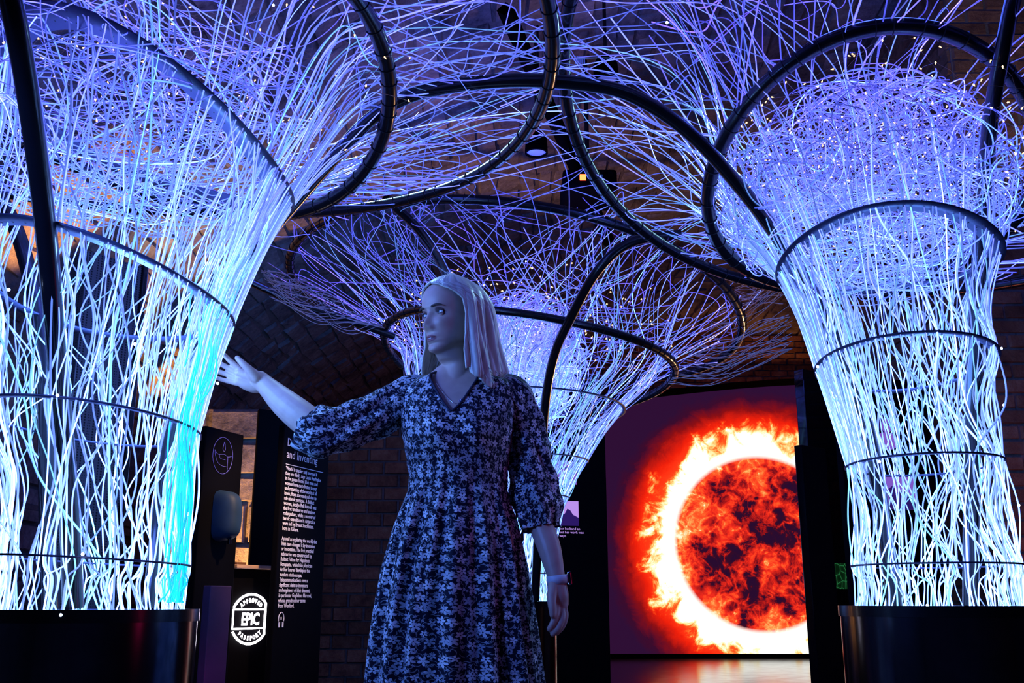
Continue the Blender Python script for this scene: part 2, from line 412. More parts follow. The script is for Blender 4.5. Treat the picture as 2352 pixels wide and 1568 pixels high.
X = M(nt, 'DIVIDE', M(nt, 'SUBTRACT', sp.outputs[0], float(pc[0])), float(RS)); Z = M(nt, 'DIVIDE', M(nt, 'SUBTRACT', sp.outputs[2], float(pc[2])), float(RS))
r = M(nt, 'SQRT', M(nt, 'ADD', M(nt, 'MULTIPLY', X, X), M(nt, 'MULTIPLY', Z, Z)))
th_ = M(nt, 'ARCTAN2', Z, X)
cv = N(nt, 'ShaderNodeCombineXYZ'); nt.links.new(X, cv.inputs[0]); nt.links.new(Z, cv.inputs[1])
pv = N(nt, 'ShaderNodeCombineXYZ')   # polar coords for flames
ca = M(nt, 'DIVIDE', X, M(nt, 'MAXIMUM', r, .01)); sa = M(nt, 'DIVIDE', Z, M(nt, 'MAXIMUM', r, .01))
nt.links.new(M(nt, 'MULTIPLY', ca, 1.6), pv.inputs[0]); nt.links.new(M(nt, 'MULTIPLY', sa, 1.6), pv.inputs[1]); nt.links.new(M(nt, 'MULTIPLY', r, 1.1), pv.inputs[2])
def noise(vec, sc, det, dist=0, rough=.6):
    nn = N(nt, 'ShaderNodeTexNoise', i_Scale=sc, i_Detail=det, i_Distortion=dist, i_Roughness=rough); nt.links.new(vec, nn.inputs['Vector']); return nn.outputs['Fac']
fl = noise(pv.outputs[0], 3.2, 9, .6, .66); fl2 = noise(pv.outputs[0], 1.2, 4, .3)
# corona: bright just off the limb, thinning outwards, torn by the flame noise
d = M(nt, 'SUBTRACT', r, 1.0)
tear = M(nt, 'ADD', M(nt, 'MULTIPLY', M(nt, 'SUBTRACT', fl, .5), 1.15), M(nt, 'MULTIPLY', M(nt, 'SUBTRACT', fl2, .5), .7))
halo = M(nt, 'SUBTRACT', 1.0, M(nt, 'DIVIDE', M(nt, 'SUBTRACT', M(nt, 'MAXIMUM', d, 0), M(nt, 'MULTIPLY', tear, .25)), .80), clamp=True)
hcol = ramp(nt, halo, [(0, (.022, .004, .028)), (.12, (.035, .003, .02)), (.28, (.20, .004, .006)), (.45, (.70, .012, .003)), (.62, (.95, .04, .008)), (.8, (1, .12, .02))])
flame = M(nt, 'DIVIDE', M(nt, 'SUBTRACT', M(nt, 'ADD', .40, M(nt, 'MULTIPLY', tear, .95)), M(nt, 'MAXIMUM', d, 0)), .26)
fcol = ramp(nt, flame, [(0, (.9, .03, .005)), (.25, (1, .16, .02)), (.45, (1, .50, .14)), (.65, (1, .88, .5)), (.8, (1, 1, .93))])
fm = N(nt, 'ShaderNodeMix', data_type='RGBA'); nt.links.new(M(nt, 'MULTIPLY', flame, 2.6, clamp=True), fm.inputs[0]); nt.links.new(hcol, fm.inputs[6]); nt.links.new(fcol, fm.inputs[7]); ccol = fm.outputs[2]
# disc: dark islands with glowing veins, red haze and orange limb
d1 = noise(cv.outputs[0], 2.3, 3, .25, .5); d2 = noise(cv.outputs[0], 4.6, 7, .5, .6); d3 = noise(cv.outputs[0], 10, 6, .5, .62); d4 = noise(cv.outputs[0], 3.1, 5, .3, .6)
rid = M(nt, 'SUBTRACT', 1, M(nt, 'MULTIPLY', M(nt, 'ABSOLUTE', M(nt, 'SUBTRACT', d2, .5)), 9), clamp=True)
base = M(nt, 'ADD', M(nt, 'MULTIPLY', M(nt, 'SUBTRACT', d1, .5), 1.9), M(nt, 'ADD', M(nt, 'MULTIPLY', M(nt, 'POWER', r, 2.6), .42), M(nt, 'MULTIPLY', M(nt, 'SUBTRACT', d3, .5), .65)))
hot = M(nt, 'MULTIPLY', M(nt, 'SUBTRACT', M(nt, 'MULTIPLY', d4, d3), .33), 7, clamp=True)
disc = M(nt, 'ADD', M(nt, 'ADD', base, .10), M(nt, 'ADD', M(nt, 'MULTIPLY', M(nt, 'POWER', rid, 1.5), .26), M(nt, 'MULTIPLY', hot, .5)))
dcol = ramp(nt, disc, [(0, (.018, .003, .022)), (.13, (.03, .003, .015)), (.22, (.22, .005, .008)), (.42, (.72, .02, .01)), (.62, (.95, .10, .02)), (.80, (1, .38, .10)), (1, (1, .95, .7))])
mask = M(nt, 'MULTIPLY', M(nt, 'SUBTRACT', r, .965), 18, clamp=True)
mx = N(nt, 'ShaderNodeMix', data_type='RGBA'); nt.links.new(mask, mx.inputs[0]); nt.links.new(dcol, mx.inputs[6]); nt.links.new(ccol, mx.inputs[7])
e = N(nt, 'ShaderNodeEmission'); e.inputs[1].default_value = 1.25; nt.links.new(mx.outputs[2], e.inputs[0]); nt.links.new(e.outputs[0], out.inputs[0])
face.data.materials.append(m)

# ------------------------------------------------------------------ trees of light
TH = lambda q, t, rho=1.0, dz=0: np.array([
    q[0]+q[3]*rho*np.cos(t)*math.cos(q[5]),
    q[1]+q[3]*rho*np.sin(t)*math.cos(q[4])*q[8],
    q[2]+q[3]*rho*(np.cos(t)*math.sin(q[5])+np.sin(t)*math.sin(q[4])*q[8])+q[3]*(q[6]*np.cos(2*t)+q[7]*np.sin(2*t))+dz])
def lv(*a): return list(a)+[0, 0, 1][:9-len(a)] if len(a) < 9 else list(a)
LEFT = [lv(-1.127, 2.75, .70, .25, 0, 0), lv(-1.127, 2.75, .808, .256, -.01, -.043), lv(-1.173, 2.75, 1.181, .301, -.063, -.067),
        lv(-1.181, 2.75, 1.563, .381, -.15, -.143, -.027, .038, 1.043), lv(-1.091, 2.75, 2.071, .464, -.116, -.333, -.081, .021, 1.062),
        lv(-1.16, 2.805, 2.259, .774, -.082, .001, .045, -.102, 1.031), lv(-1.323, 2.814, 2.406, 1.45, -.033, .011, -.049, -.019, 1.026)]
RIGHT = [lv(1.278, 3.1, .70, .24, 0, 0), lv(1.278, 3.1, .808, .243, 0, 0), lv(1.275, 3.1, 1.112, .233, -.028, -.002),
         lv(1.25, 3.1, 1.432, .279, -.129, -.018), lv(1.223, 3.1, 1.786, .353, -.095, -.023, -.053, .044, 1.02),
         lv(1.279, 3.376, 2.166, .56, -.374, -.11, -.062, .025, 1.147), lv(1.62, 3.023, 2.398, 1.452, -.186, -.094, -.007, .029, 1.079)]
CENTRE = [lv(-.03, 5.6, .70, .245, 0, 0), lv(-.03, 5.6, .85, .24, 0, 0), lv(0, 5.6, 1.259, .32, 0, 0), lv(-.03, 5.6, 1.457, .46, .02, .01),
          lv(.033, 5.6, 1.754, .611, -.019, -.016), lv(.096, 5.6, 2.018, .836, -.105, -.125, .042, .019, 1.022),
          lv(.012, 5.677, 2.386, 1.321, -.068, -.149, -.017, -.013, 1.009)]
tree_root = {}
TREES = {}
specs = [('left', LEFT, 'light tree at left with a bright cyan-lit right edge, touched by the woman\'s hand'),
         ('right', RIGHT, 'light tree at right in front of black display boards, its big hoop highest in view'),
         ('centre', CENTRE, 'smaller far light tree rising behind the woman, with a dense violet tangle')]
# shared cable tie mesh: a short open collar in the xy plane, unit radius
_a = np.linspace(0, 2*np.pi, 13)[:-1]
_V, _Q = tubes(np.stack([1.06*np.cos(_a), 1.06*np.sin(_a), 0*_a], 1)[None], .07, 4, True)
tie_me = np_mesh('cable_tie', _V[0], _Q); tie_me.materials.append(MAT['rubber'])
def ties(hoop, P, rad, step):
    cum = np.concatenate([[0], np.cumsum(np.linalg.norm(np.diff(P, axis=0), axis=1))]); s = step/2
    while s < cum[-1]:
        p = np.array([np.interp(s, cum, P[:, k]) for k in range(3)]); p2 = np.array([np.interp(min(s+.01, cum[-1]), cum, P[:, k]) for k in range(3)])
        x, y, d_ = to_px(p)
        if -40 < x < 2392 and -40 < y < 1600 and np.linalg.norm(p2-p) > 1e-5:
            t = bpy.data.objects.new('cable_tie', tie_me); COL.objects.link(t)
            t.matrix_world = Matrix.Translation(p) @ Vector(p2-p).to_track_quat('Z', 'Y').to_matrix().to_4x4() @ Matrix.Diagonal((rad, rad, rad*.9, 1))
            mw = t.matrix_world.copy(); t.parent = hoop; t.matrix_parent_inverse = Matrix.Translation(-Vector(hoop.parent.location)) if hoop.parent else Matrix()
            t.matrix_basis = mw
            t.matrix_parent_inverse = Matrix()
            # hoop sits in world coordinates under its tree: its own matrix is identity in the world
        s += step*random.uniform(.6, 1.4)
def ring_tube(name, q, rad, parent, mat='black_metal', step=.1):
    t = np.linspace(0, 2*np.pi, 97)[:-1]; P = TH(q, t).T
    V, Q = tubes(P[None], rad, 12, True); o = child(link(name, np_mesh(name, V[0], Q), None, mat), parent)
    bpy.context.view_layer.update()
    if step: ties(o, np.concatenate([P, P[:1]]), rad, step)
    return o
def ring_band(name, q, w, parent, th=.005):
    """flat perforated hoop: annulus with thickness, holes shown by small dark studs"""
    n = 96; t = np.linspace(0, 2*np.pi, n+1)[:-1]
    A = [TH(q, t, 1+.0, th/2).T, TH(q, t, 1-w/q[3], th/2).T, TH(q, t, 1-w/q[3], -th/2).T, TH(q, t, 1., -th/2).T]
    V = np.stack(A, 1).reshape(-1, 3)
    i = np.arange(n)[:, None]; j = np.arange(4)[None]; i2 = (i+1) % n
    Q = np.stack([i*4+j, i2*4+j, i2*4+(j+1) % 4, i*4+(j+1) % 4], -1).reshape(-1, 4)
    o = child(link(name, np_mesh(name, V, Q, smooth=False), None, 'band'), parent)
    hv, hf = [], []                                                    # holes: little dark plugs below the band
    if w > .02:
        for k in range(int(q[3]*150)):
            a = 2*np.pi*k/int(q[3]*150)
            for rr in (.3, .7):
                c = TH(q, a+rr*.02, 1-w*rr/q[3], -th/2-.0004); b = len(hv)
                for s_ in range(6): hv.append(c+np.array([.0032*math.cos(s_*math.pi/3), .0032*math.sin(s_*math.pi/3), 0]))
                hf.append(tuple(b+s_ for s_ in range(6)))
        hm = mk('hole', hv, hf, 'rubber'); hm.parent = o; tag(hm, kind='stuff')
    return o
def lathe(name, prof, cx, cy, mat, parent, n=64):
    t = np.linspace(0, 2*np.pi, n+1)[:-1]
    V = np.array([[(cx+r_*math.cos(a), cy+r_*math.sin(a), z_) for a in t] for r_, z_ in prof]).reshape(-1, 3)
    i = np.arange(len(prof)-1)[:, None]; j = np.arange(n)[None]
    Q = np.stack([i*n+j, i*n+(j+1) % n, (i+1)*n+(j+1) % n, (i+1)*n+j], -1).reshape(-1, 4)
    o = link(name, np_mesh(name, V, Q), None, mat); o.data.set_sharp_from_angle(angle=.6)
    return child(o, parent)

def glow(P, kind, k, ho=0):
    """emission colour along the fibres: bright pale cyan by the LEDs, violet in the canopy. P (K,M,3)"""
    h = np.clip((P[:, :, 2]-.68)/1.75+ho, 0, 1.15); K = len(P)
    stops_h = np.array([0, .12, .3, .55, .8, 1.0, 1.2])
    R_ = np.interp(h, stops_h, [.50, .30, .22, .15, .11, .12, .12]); G_ = np.interp(h, stops_h, [.85, .52, .38, .25, .14, .095, .09]); B_ = np.interp(h, stops_h, [1.8, 1.35, 1.1, .95, .85, .82, .8])
    C = np.stack([R_, G_, B_], -1)*k
    br = np.exp(rng.normal(-.08, .55, (K, 1, 1))); C = C*br
    gt = rng.random((K, 1)) < .13
    C[:, :, 1] *= np.where(gt, 1.75, 1); C[:, :, 2] *= np.where(gt, .75, 1)
    C[:, :, 0] += np.where(rng.random((K, 1)) < .25, .05, 0)*br[:, :, 0]
    return C

for key, LV, lab in specs:
    c0 = LV[0]
    root = empty('light_tree', (c0[0], c0[1], 0), lab, 'light sculpture', 'light trees')
    tree_root[key] = root
    rb = {'left': .283, 'right': .285, 'centre': .27}[key]; zt = {'left': .682, 'right': .69, 'centre': .705}[key]
    lathe('base_drum', [(0, 0), (rb, 0), (rb, .02), (rb, zt-.004), (rb-.004, zt), (rb-.012, zt), (rb-.014, zt-.02), (0, zt-.02)], c0[0], c0[1], 'black_steel', root)
    lathe('top_rim', [(rb+.002, zt-.03), (rb+.004, zt-.03), (rb+.004, zt+.001), (rb-.004, zt+.001)], c0[0], c0[1], 'black_metal', root)
    thick = {'left': (.014, .02, .05, .10), 'right': (.014, .02, .03, .06), 'centre': (.012, .012, .014, .02)}[key]
    for i in range(1, 4): ring_band('hoop_band', LV[i], thick[i-1] if i < 4 else .03, root)
    tr = {'left': .022, 'right': .027, 'centre': .022}[key]
    ring_band('hoop_band', LV[4], thick[3], root)
    ring_tube('hoop', LV[5], tr*(1.15 if key == 'left' else 1), root, step=.075)
    ring_tube('hoop', LV[6], .024, root, step=.085)
    if key == 'centre': pass
# posts
def post(key, pts, rad=.024):
    return tube_obj('post', [W(*p) for p in pts], rad, 'black_metal', tree_root[key])[0]
post('left', [(168, 1398, 2.62), (160, 1200, 2.6), (130, 800, 2.5), (100, 480, 2.33), (62, 200, 2.1), (15, -40, 1.95), (-60, -300, 1.9)], .026)
post('left', [(112, 1398, 2.9), (108, 1100, 2.9), (100, 800, 2.95), (70, 640, 3.0), (25, 500, 3.05), (-80, 330, 3.1), (-200, 200, 3.15)], .024)
arch, P_ = tube_obj('arch_post', [W(*p) for p in [(345, 1398, 2.92), (395, 1000, 2.98), (490, 740, 3.02), (600, 560, 3.06), (690, 450, 3.1), (760, 370, 3.1), (850, 275, 3.06),
    (950, 218, 3.02), (1100, 190, 2.98), (1250, 186, 2.96), (1400, 203, 2.98), (1500, 245, 3.0), (1600, 320, 3.04), (1700, 430, 3.1), (1790, 550, 3.14), (1880, 700, 3.2),
    (1950, 850, 3.22), (1995, 1000, 3.25), (2030, 1200, 3.26), (2055, 1392, 3.26)]], .024, 'black_metal', tree_root['left'])
post('right', [(2230, 1392, 3.12), (2232, 1100, 3.12), (2240, 800, 3.1), (2256, 500, 3.0), (2272, 300, 2.9), (2302, 120, 2.75), (2335, -30, 2.65), (2390, -200, 2.6)], .024)
post('centre', [(885, 455, 4.42), (955, 520, 4.6), (1010, 600, 4.85), (1060, 720, 5.2), (1095, 900, 5.45), (1108, 1378, 5.5)], .024)
post('centre', [(1565, 538, 4.35), (1450, 556, 4.38), (1372, 622, 4.45), (1312, 728, 4.66), (1272, 820, 4.86), (1250, 950, 5.05), (1240, 1150, 5.22), (1228, 1378, 5.34)], .024)
post('centre', [(560, 640, 4.6), (620, 668, 4.8), (700, 702, 5.0), (800, 735, 5.2), (905, 772, 5.35)], .02)

# fibres ------------------------------------------------------------------
LAST = {}
def theta_walk(K, L, step, cl):
    n_c = 26; cen = rng.uniform(0, 2*np.pi, n_c); t0 = np.where(rng.random(K) < cl, cen[rng.integers(0, n_c, K)]+rng.normal(0, .07, K), rng.uniform(0, 2*np.pi, K))
    d = rng.normal(0, step, (K, L-1)); s = rng.choice([-1, 1], K)[:, None]; d = d+s*step*.35*np.cos(np.arange(L-1))[None]
    return np.concatenate([t0[:, None], t0[:, None]+np.cumsum(d, 1)], 1)
def trunk_ctrl(LV, K, top, step=.42, cl=.6, rmin=.9):
    T = theta_walk(K, top*2+1, step*.62, cl); C = []
    sc = np.repeat([max(.12, min(1, abs(LV[i+1][2]-LV[i][2])/.3)*(1, 1, 1, .85, .55, .32)[i]) for i in range(top)], 2)[None]
    T = T[:, :1]+np.concatenate([np.zeros((K, 1)), np.cumsum(np.diff(T, axis=1)*sc, 1)], 1)
    rho0 = rng.uniform(rmin+.02, .985, K)
    for i in range(top*2+1):
        a = i//2
        if i % 2 == 0:
            q = LV[a]; rho = np.clip(rho0+rng.normal(0, .02, K), rmin, .99)*(1 if a < 4 else (.97 if a == 4 else .90 if a == 5 else 1))
            p = TH(q, T[:, i], rho).T
        else:
            q0, q1 = LV[a], LV[a+1]
            p = .5*(TH(q0, T[:, i], 1.0).T+TH(q1, T[:, i], 1.0).T)
            mid = .5*(np.array(q0[:3])+np.array(q1[:3])); out_ = p-mid; out_[:, 2] = 0
            out_ /= np.linalg.norm(out_, axis=1, keepdims=True)
            gap = abs(q1[2]-q0[2]); bul = rng.normal(-.025, .02, K)*min(1, gap/.3) + (-.10*(q1[3]-q0[3]))
            p = p+out_*bul[:, None]-out_*((1-rho0)*q0[3])[:, None]+rng.normal(0, .006*min(1, gap/.25), (K, 3))
        C.append(p)
    C = np.stack(C, 1); C[:, 0, 2] = LV[0][2]-.02
    return C, T[:, -1]
def add_fibres(key, C, rad, kglow, n=6, single=0, sides=4, name='fibre', ho=0, sw=.12):
    P = soft(C, n, sw); K = len(P)
    P[:, :, 2] = np.minimum(P[:, :, 2], SPR+RISE*np.sqrt(np.clip(1-((P[:, :, 0]-CX)/HW)**2, 0, 1))-.08)   # stay under the vault
    r = rad*np.exp(rng.normal(0, .15, K))
    V, Q = tubes(P, np.repeat(r[:, None], P.shape[1], 1), sides)
    col = glow(P, key, kglow, ho); col = np.repeat(col, sides, axis=1)
    root = tree_root[key]; out_ = []
    for k in range(min(single, K)):
        me = np_mesh(name, V[k], Q, True, col[k]); me.materials.append(MAT['fibre'])
        out_.append(child(link(name, me), root))
    rest = range(single, K)
    if K > single:
        VV = V[single:].reshape(-1, 3); cc = col[single:].reshape(-1, 3); nv = V.shape[1]
        QQ = (Q[None]+(np.arange(K-single)*nv)[:, None, None]).reshape(-1, 4)
        me = np_mesh(name, VV, QQ, True, cc); me.materials.append(MAT['fibre'])
        o = child(link(name, me), root); tag(o, kind='stuff'); out_.append(o)
    return out_
par = {'left': dict(K=36, rad=.0026, g=1.5), 'right': dict(K=44, rad=.0024, g=1.2), 'centre': dict(K=56, rad=.0022, g=1.05)}
for key, LV, lab in specs:
    p = par[key]
    C, T = trunk_ctrl(LV, p['K'], 6)
    # over the outer hoop: a last loop that lies on the canopy
    q = LV[6]; K = len(C)
    e1 = TH(q, T+rng.normal(0, .25, K), 1.0).T+np.stack([rng.normal(0, .12, K), rng.normal(0, .12, K), rng.uniform(.02, .16, K)], 1)
    C = np.concatenate([C, e1[:, None]], 1)
    sing = 300
    add_fibres(key, C, p['rad'], p['g'], 9, sing, ho=-.08)
    # straighter fibres that end at the wide hoop (dense silhouette bundles)
    C2, T2 = trunk_ctrl(LV, {'left': 46, 'right': 54, 'centre': 62}[key], 5, step=.16, cl=.75)
    ex = TH(LV[6], T2+rng.normal(0, .3, len(C2)), rng.uniform(.75, 1.0, len(C2))).T; ex[:, 2] += rng.normal(0, .04, len(C2))
    add_fibres(key, np.concatenate([C2, ex[:, None]], 1), p['rad'], p['g'], 9, 300, ho=-.12)
    # short fibres that stop inside the trunk
    C3, T3 = trunk_ctrl(LV, {'left': 34, 'right': 36, 'centre': 30}[key], 4, step=.4, cl=.3, rmin=.85)
    add_fibres(key, C3, p['rad']*.9, p['g']*.8, 8, 300)
    # bowl tangle: coils of loose fibre filling the mouth of the tree
    Kt = {'left': 120, 'right': 230, 'centre': 230}[key]; q5 = LV[5]; q4 = LV[4]; q3 = LV[3]
    n_c = 13
    S = np.zeros((Kt, n_c, 3))
    pos = rng.normal(0, 1, (Kt, 3)); pos /= np.linalg.norm(pos, axis=1, keepdims=True); pos *= rng.random((Kt, 1))**.4
    vel = rng.normal(0, 1, (Kt, 3)); vel /= np.linalg.norm(vel, axis=1, keepdims=True)
    for i in range(n_c):
        S[:, i] = pos; turn = rng.normal(0, .75, (Kt, 3)); vel = vel+turn-.25*pos*np.linalg.norm(pos, axis=1, keepdims=True)**2; vel /= np.linalg.norm(vel, axis=1, keepdims=True)
        pos = pos+vel*.30; rr = np.linalg.norm(pos, axis=1, keepdims=True); nn_ = pos/np.maximum(rr, 1e-6)
        vel = np.where(rr > 1.0, vel-1.7*(vel*nn_).sum(1, keepdims=True)*nn_+rng.normal(0, .3, (Kt, 3)), vel); pos = np.where(rr > 1.0, nn_*rng.uniform(.82, 1.0, (Kt, 1)), pos)
    if key == 'left': cc, sc_ = np.array([-1.17, 2.78, 2.13]), np.array([.62, .66, .34])
    elif key == 'right': cc, sc_ = np.array([1.24, 3.25, 2.08]), np.array([.54, .56, .40])
    else: cc, sc_ = np.array([.06, 5.6, 2.05]), np.array([.40, .45, .42])
    CT = cc+S*sc_; CT[:, :, 0] += (CT[:, :, 2]-cc[2])*.0
    for a_, b_ in ((0, Kt),):
        add_fibres(key, CT[a_:b_], .0022 if key != 'centre' else .0026, {'left': 1.5, 'right': 1.55, 'centre': 2.3}[key], 8, 0, 3, 'fibre_tangle', sw=.8)
    # loose wide coils over the canopy
    Kl = {'left': 26, 'right': 30, 'centre': 36}[key]; q = LV[6]
    t = rng.uniform(0, 2*np.pi, (Kl, 1))+np.cumsum(rng.normal(0, .35, (Kl, 10)), 1); rho = np.clip(.55+np.cumsum(rng.normal(0, .12, (Kl, 10)), 1), .15, 1.02)
    CL = np.moveaxis(TH(q, t, rho), 0, -1); CL[:, :, 2] += rng.uniform(-.05, .3, (Kl, 1))+rng.normal(0, .04, (Kl, 10))
    add_fibres(key, CL, .0022, {'left': 1.1, 'right': 1.0, 'centre': 1.1}[key], 10, 0, 3, 'fibre_loop', sw=.9)
# bright LED nodes clipped among the fibres, and one turquoise-lit bundle on the left tree
MAT['led_blue'] = emis('led_blue', (.45, .6, 1), 22)
for key, spots in (('left', [(310, 790, 2.55), (132, 908, 2.42), (20, 665, 2.4), (432, 1180, 2.75), (628, 12, 2.9), (500, 880, 2.74), (190, 1272, 2.49), (140, 1412, 2.47)]),
                   ('right', [(2300, 800, 3.1), (2306, 930, 3.1), (2272, 1165, 3.0), (2340, 1160, 3.08), (2325, 1285, 3.05), (1968, 1290, 3.05), (1532, 52, 2.7), (2130, 1390, 2.85), (1878, 842, 3.05), (2020, 1060, 2.9)]),
                   ('centre', [(1208, 600, 5.3), (1215, 870, 5.2), (1120, 640, 5.3), (1300, 700, 5.2)])):
    for px, py, Y in spots:
        p = W(px, py, Y); rr_ = .0042; vs, fs = [], []
        for i_ in range(1, 5):
            for k_ in range(8): a_, b__ = math.pi*i_/5, k_*math.pi/4; vs.append(p+rr_*np.array([math.sin(a_)*math.cos(b__), math.sin(a_)*math.sin(b__), math.cos(a_)]))
        vs += [p+[0, 0, rr_], p-[0, 0, rr_]]
        fs = [(i_*8+k_, (i_+1)*8+k_, (i_+1)*8+(k_+1) % 8, i_*8+(k_+1) % 8) for i_ in range(3) for k_ in range(8)]+[(32, k_, (k_+1) % 8) for k_ in range(8)]+[(33, 24+(k_+1) % 8, 24+k_) for k_ in range(8)]
        child(mk('led_node', vs, fs, 'led_blue', smooth=True), tree_root[key])
_g = glow
def glow(P, kind, k, ho=0):
    C = _g(P, kind, k, ho); h = np.clip((P[:, :, 2:3]-1.35)/.35, 0, 1)
    return C*h+(1-h)*np.array([0.0, .72, .95])*np.exp(rng.normal(0, .25, (len(P), 1, 1)))
tc_ = rng.normal(-.12, .13, 26); C = []
for i_, q_ in enumerate(LEFT[:5]):
    C.append(TH(q_, tc_*(1 if i_ < 4 else 1.6)+rng.normal(0, .05, 26), rng.uniform(.9, 1.01, 26)).T)
    if i_ < 4: 
        q2 = LEFT[i_+1]; C.append(.5*(TH(q_, tc_, .95).T+TH(q2, tc_, .95).T)+rng.normal(0, .012, (26, 3)))
C = np.stack(C, 1); add_fibres('left', C, .0025, 1.6, 6, 26); glow = _g
# bridges: fibres that leave one tree, arch over and dive into the next
def bridge(ka, A, kb, B, K, ta, tb, mid, sp, g):
    C1, T1 = trunk_ctrl(A, K, 5, step=.06, cl=0)
    # steer the angles towards the neighbour
    def run(LV, tc, w):
        out_ = []; t0 = tc+rng.normal(0, w*1.25, K)
        for i in range(2, 6):
            out_.append(TH(LV[i], t0+rng.normal(0, .045, K), rng.uniform(.97, 1.01, K)*(.90 if i == 5 else .97)).T)
            
        out_.append(TH(LV[6], t0*.5+tc*.5+rng.normal(0, .2, K), rng.uniform(.62, 1.0, K)).T+np.stack([0*t0, 0*t0, rng.normal(.0, .05, K)], 1))
        return np.stack(out_, 1)
    a = run(A, ta, .55); b = run(B, tb, .55)[:, ::-1]
    # pair fibres by side so they run roughly parallel
    side = np.array([math.sin(ta), -math.cos(ta)])
    a = a[np.argsort((a[:, -1, :2]@side)+rng.normal(0, .22, K))]; b = b[np.argsort((b[:, 0, :2]@side)+rng.normal(0, .22, K))]
    mm = .5*(a[:, -1]+b[:, 0])+rng.normal(0, 1, (K, 3))*np.array(sp); mm[:, 2] = mid+rng.normal(0, .06, K)
    C = np.concatenate([a, mm[:, None], b], 1)
    add_fibres(ka, C, .0021, g*.85, 9, 300, ho=-.30, sw=.35)
bridge('left', LEFT, 'right', RIGHT, 60, .1, math.pi-.1, 2.5, (.15, .12, .05), 1.25)
bridge('centre', CENTRE, 'left', LEFT, 36, 4.1, .9, 2.48, (.12, .12, .05), 1.2)
bridge('centre', CENTRE, 'right', RIGHT, 36, -.9, 2.2, 2.48, (.12, .12, .05), 1.2)

# unlit clear fibres that only catch the light of the hall, fanned from the far tree to its neighbours
MAT['clear_fibre'] = plain('clear_fibre', (.55, .5, .45), .35, noise=.05)
def clear_fan(A, B, K, sag):
    C = []
    for k in range(K):
        a, b_ = random.random(), random.random()
        p = np.array(W(*[A[0][i]+(A[1][i]-A[0][i])*a for i in range(3)])); q = np.array(W(*[B[0][i]+(B[1][i]-B[0][i])*min(1, max(0, a+random.uniform(-.35, .35))) for i in range(3)]))
        m1 = p+(q-p)*.35+np.array([0, random.uniform(-.1, .1), random.uniform(-.08, .05)-sag]); m2 = p+(q-p)*.7+np.array([0, random.uniform(-.1, .1), random.uniform(-.06, .05)-sag])
        C.append([p, m1, m2, q])
    P = catmull(np.array(C), 8); V, Q = tubes(P, np.full((K, P.shape[1]), .0018), 4)
    for k in range(K): child(link('fibre', np_mesh('fibre', V[k], Q), None, 'clear_fibre'), tree_root['centre'])
clear_fan([(1535, 880, 5.5), (1690, 660, 6.2)], [(1820, 800, 5.0), (1790, 610, 4.6)], 46, .03)
clear_fan([(900, 760, 5.4), (700, 640, 5.0)], [(640, 690, 4.2), (600, 620, 4.0)], 34, .02)
lamp('spot_warm_fibre', 'SPOT', (2.6, 7.2, 1.2), 120, (1, .50, .20), .05, aim=W(1690, 740, 5.4), spot=60)
# fairy lights: warm pinpoint LEDs on copper wire threaded through each canopy
for key, c, s_, nb in (('left', (-1.2, 2.9, 2.3), (.9, .7, .3), 260), ('right', (1.3, 3.2, 2.15), (.55, .6, .36), 520), ('centre', (.10, 5.6, 2.25), (.9, .8, .30), 300)):
    string = empty('fairy_light_string', (c[0], c[1], c[2]-s_[2]), {'left': 'string of tiny warm LED lights threaded through the left canopy', 'right': 'string of tiny warm LED lights threaded through the right canopy',
        'centre': 'string of tiny warm LED lights threaded through the far middle canopy'}[key], 'fairy lights', 'fairy lights in the canopies')
    pts = [np.zeros(3)]; vv = rng.normal(0, 1, 3)
    for i in range(nb-1):
        vv = vv*.5+rng.normal(0, .6, 3)-.6*pts[-1]; vv /= np.linalg.norm(vv); q_ = pts[-1]+vv*.42
        nn = np.linalg.norm(q_); pts.append(q_/max(1, nn))
    pts = np.array(c)+np.array(pts)*np.array(s_)
    P = catmull(pts[None], 3); V, Q = tubes(P, .0008, 3); child(link('copper_wire', np_mesh('copper_wire', V[0], Q), None, 'copper_wire'), string)
    vs, fs = [], []
    rb = .0042 if key != 'centre' else .0062
    for p in pts:
        b = len(vs); dd = rng.normal(0, 1, 3); dd /= np.linalg.norm(dd); e1 = np.cross(dd, [0, 0, 1.]); e1 /= np.linalg.norm(e1)+1e-6; e2 = np.cross(dd, e1)
        vs += [p+dd*rb*2.0]+[p+rb*.75*(math.cos(a)*e1+math.sin(a)*e2) for a in (0, 1.57, 3.14, 4.71)]+[p-dd*rb*.8]
        fs += [(b, b+1+k, b+1+(k+1) % 4) for k in range(4)]+[(b+5, b+1+(k+1) % 4, b+1+k) for k in range(4)]
    tag(child(mk('led_bead', vs, fs, 'led_warm'), string), kind='stuff')

# ------------------------------------------------------------------ display boards, signs, furniture of the hall
def ground(px, Y):
    """x,y at eye level below/above a pixel column"""
    p = W(px, 1385, Y); return p[:2]
def board(name, pxl, Yl, pxr, Yr, ztop, thick, mat, label, cat, zbot=0, group=None, part='panel'):
    a, b_ = ground(pxl, Yl), ground(pxr, Yr); B, w = frame2(a, b_)
    root = empty(name, (float((a[0]+b_[0])/2), float((a[1]+b_[1])/2), zbot), label, cat, group)
    Bn = (B[0], B[1], B[2], -B[3]) if B[3][1] > 0 else B      # normal towards the camera side
    box(part, (w/2, -thick/2, (ztop+zbot)/2), (w, thick, ztop-zbot), mat, root, .004, (Bn[0], Bn[1], Bn[2], Bn[3]))
    return root, Bn, w
def pu(B, px, py):
    '''u, z on a board's face under a pixel'''
    p1 = W(px, py, 1.0); e_ = np.array([0, 0, EYE]); d = p1-e_; t = np.dot(np.array(B[0])-e_, B[3])/np.dot(d, B[3]); p = e_+d*t
    return float(np.dot(p-B[0], B[1])), float(p[2])
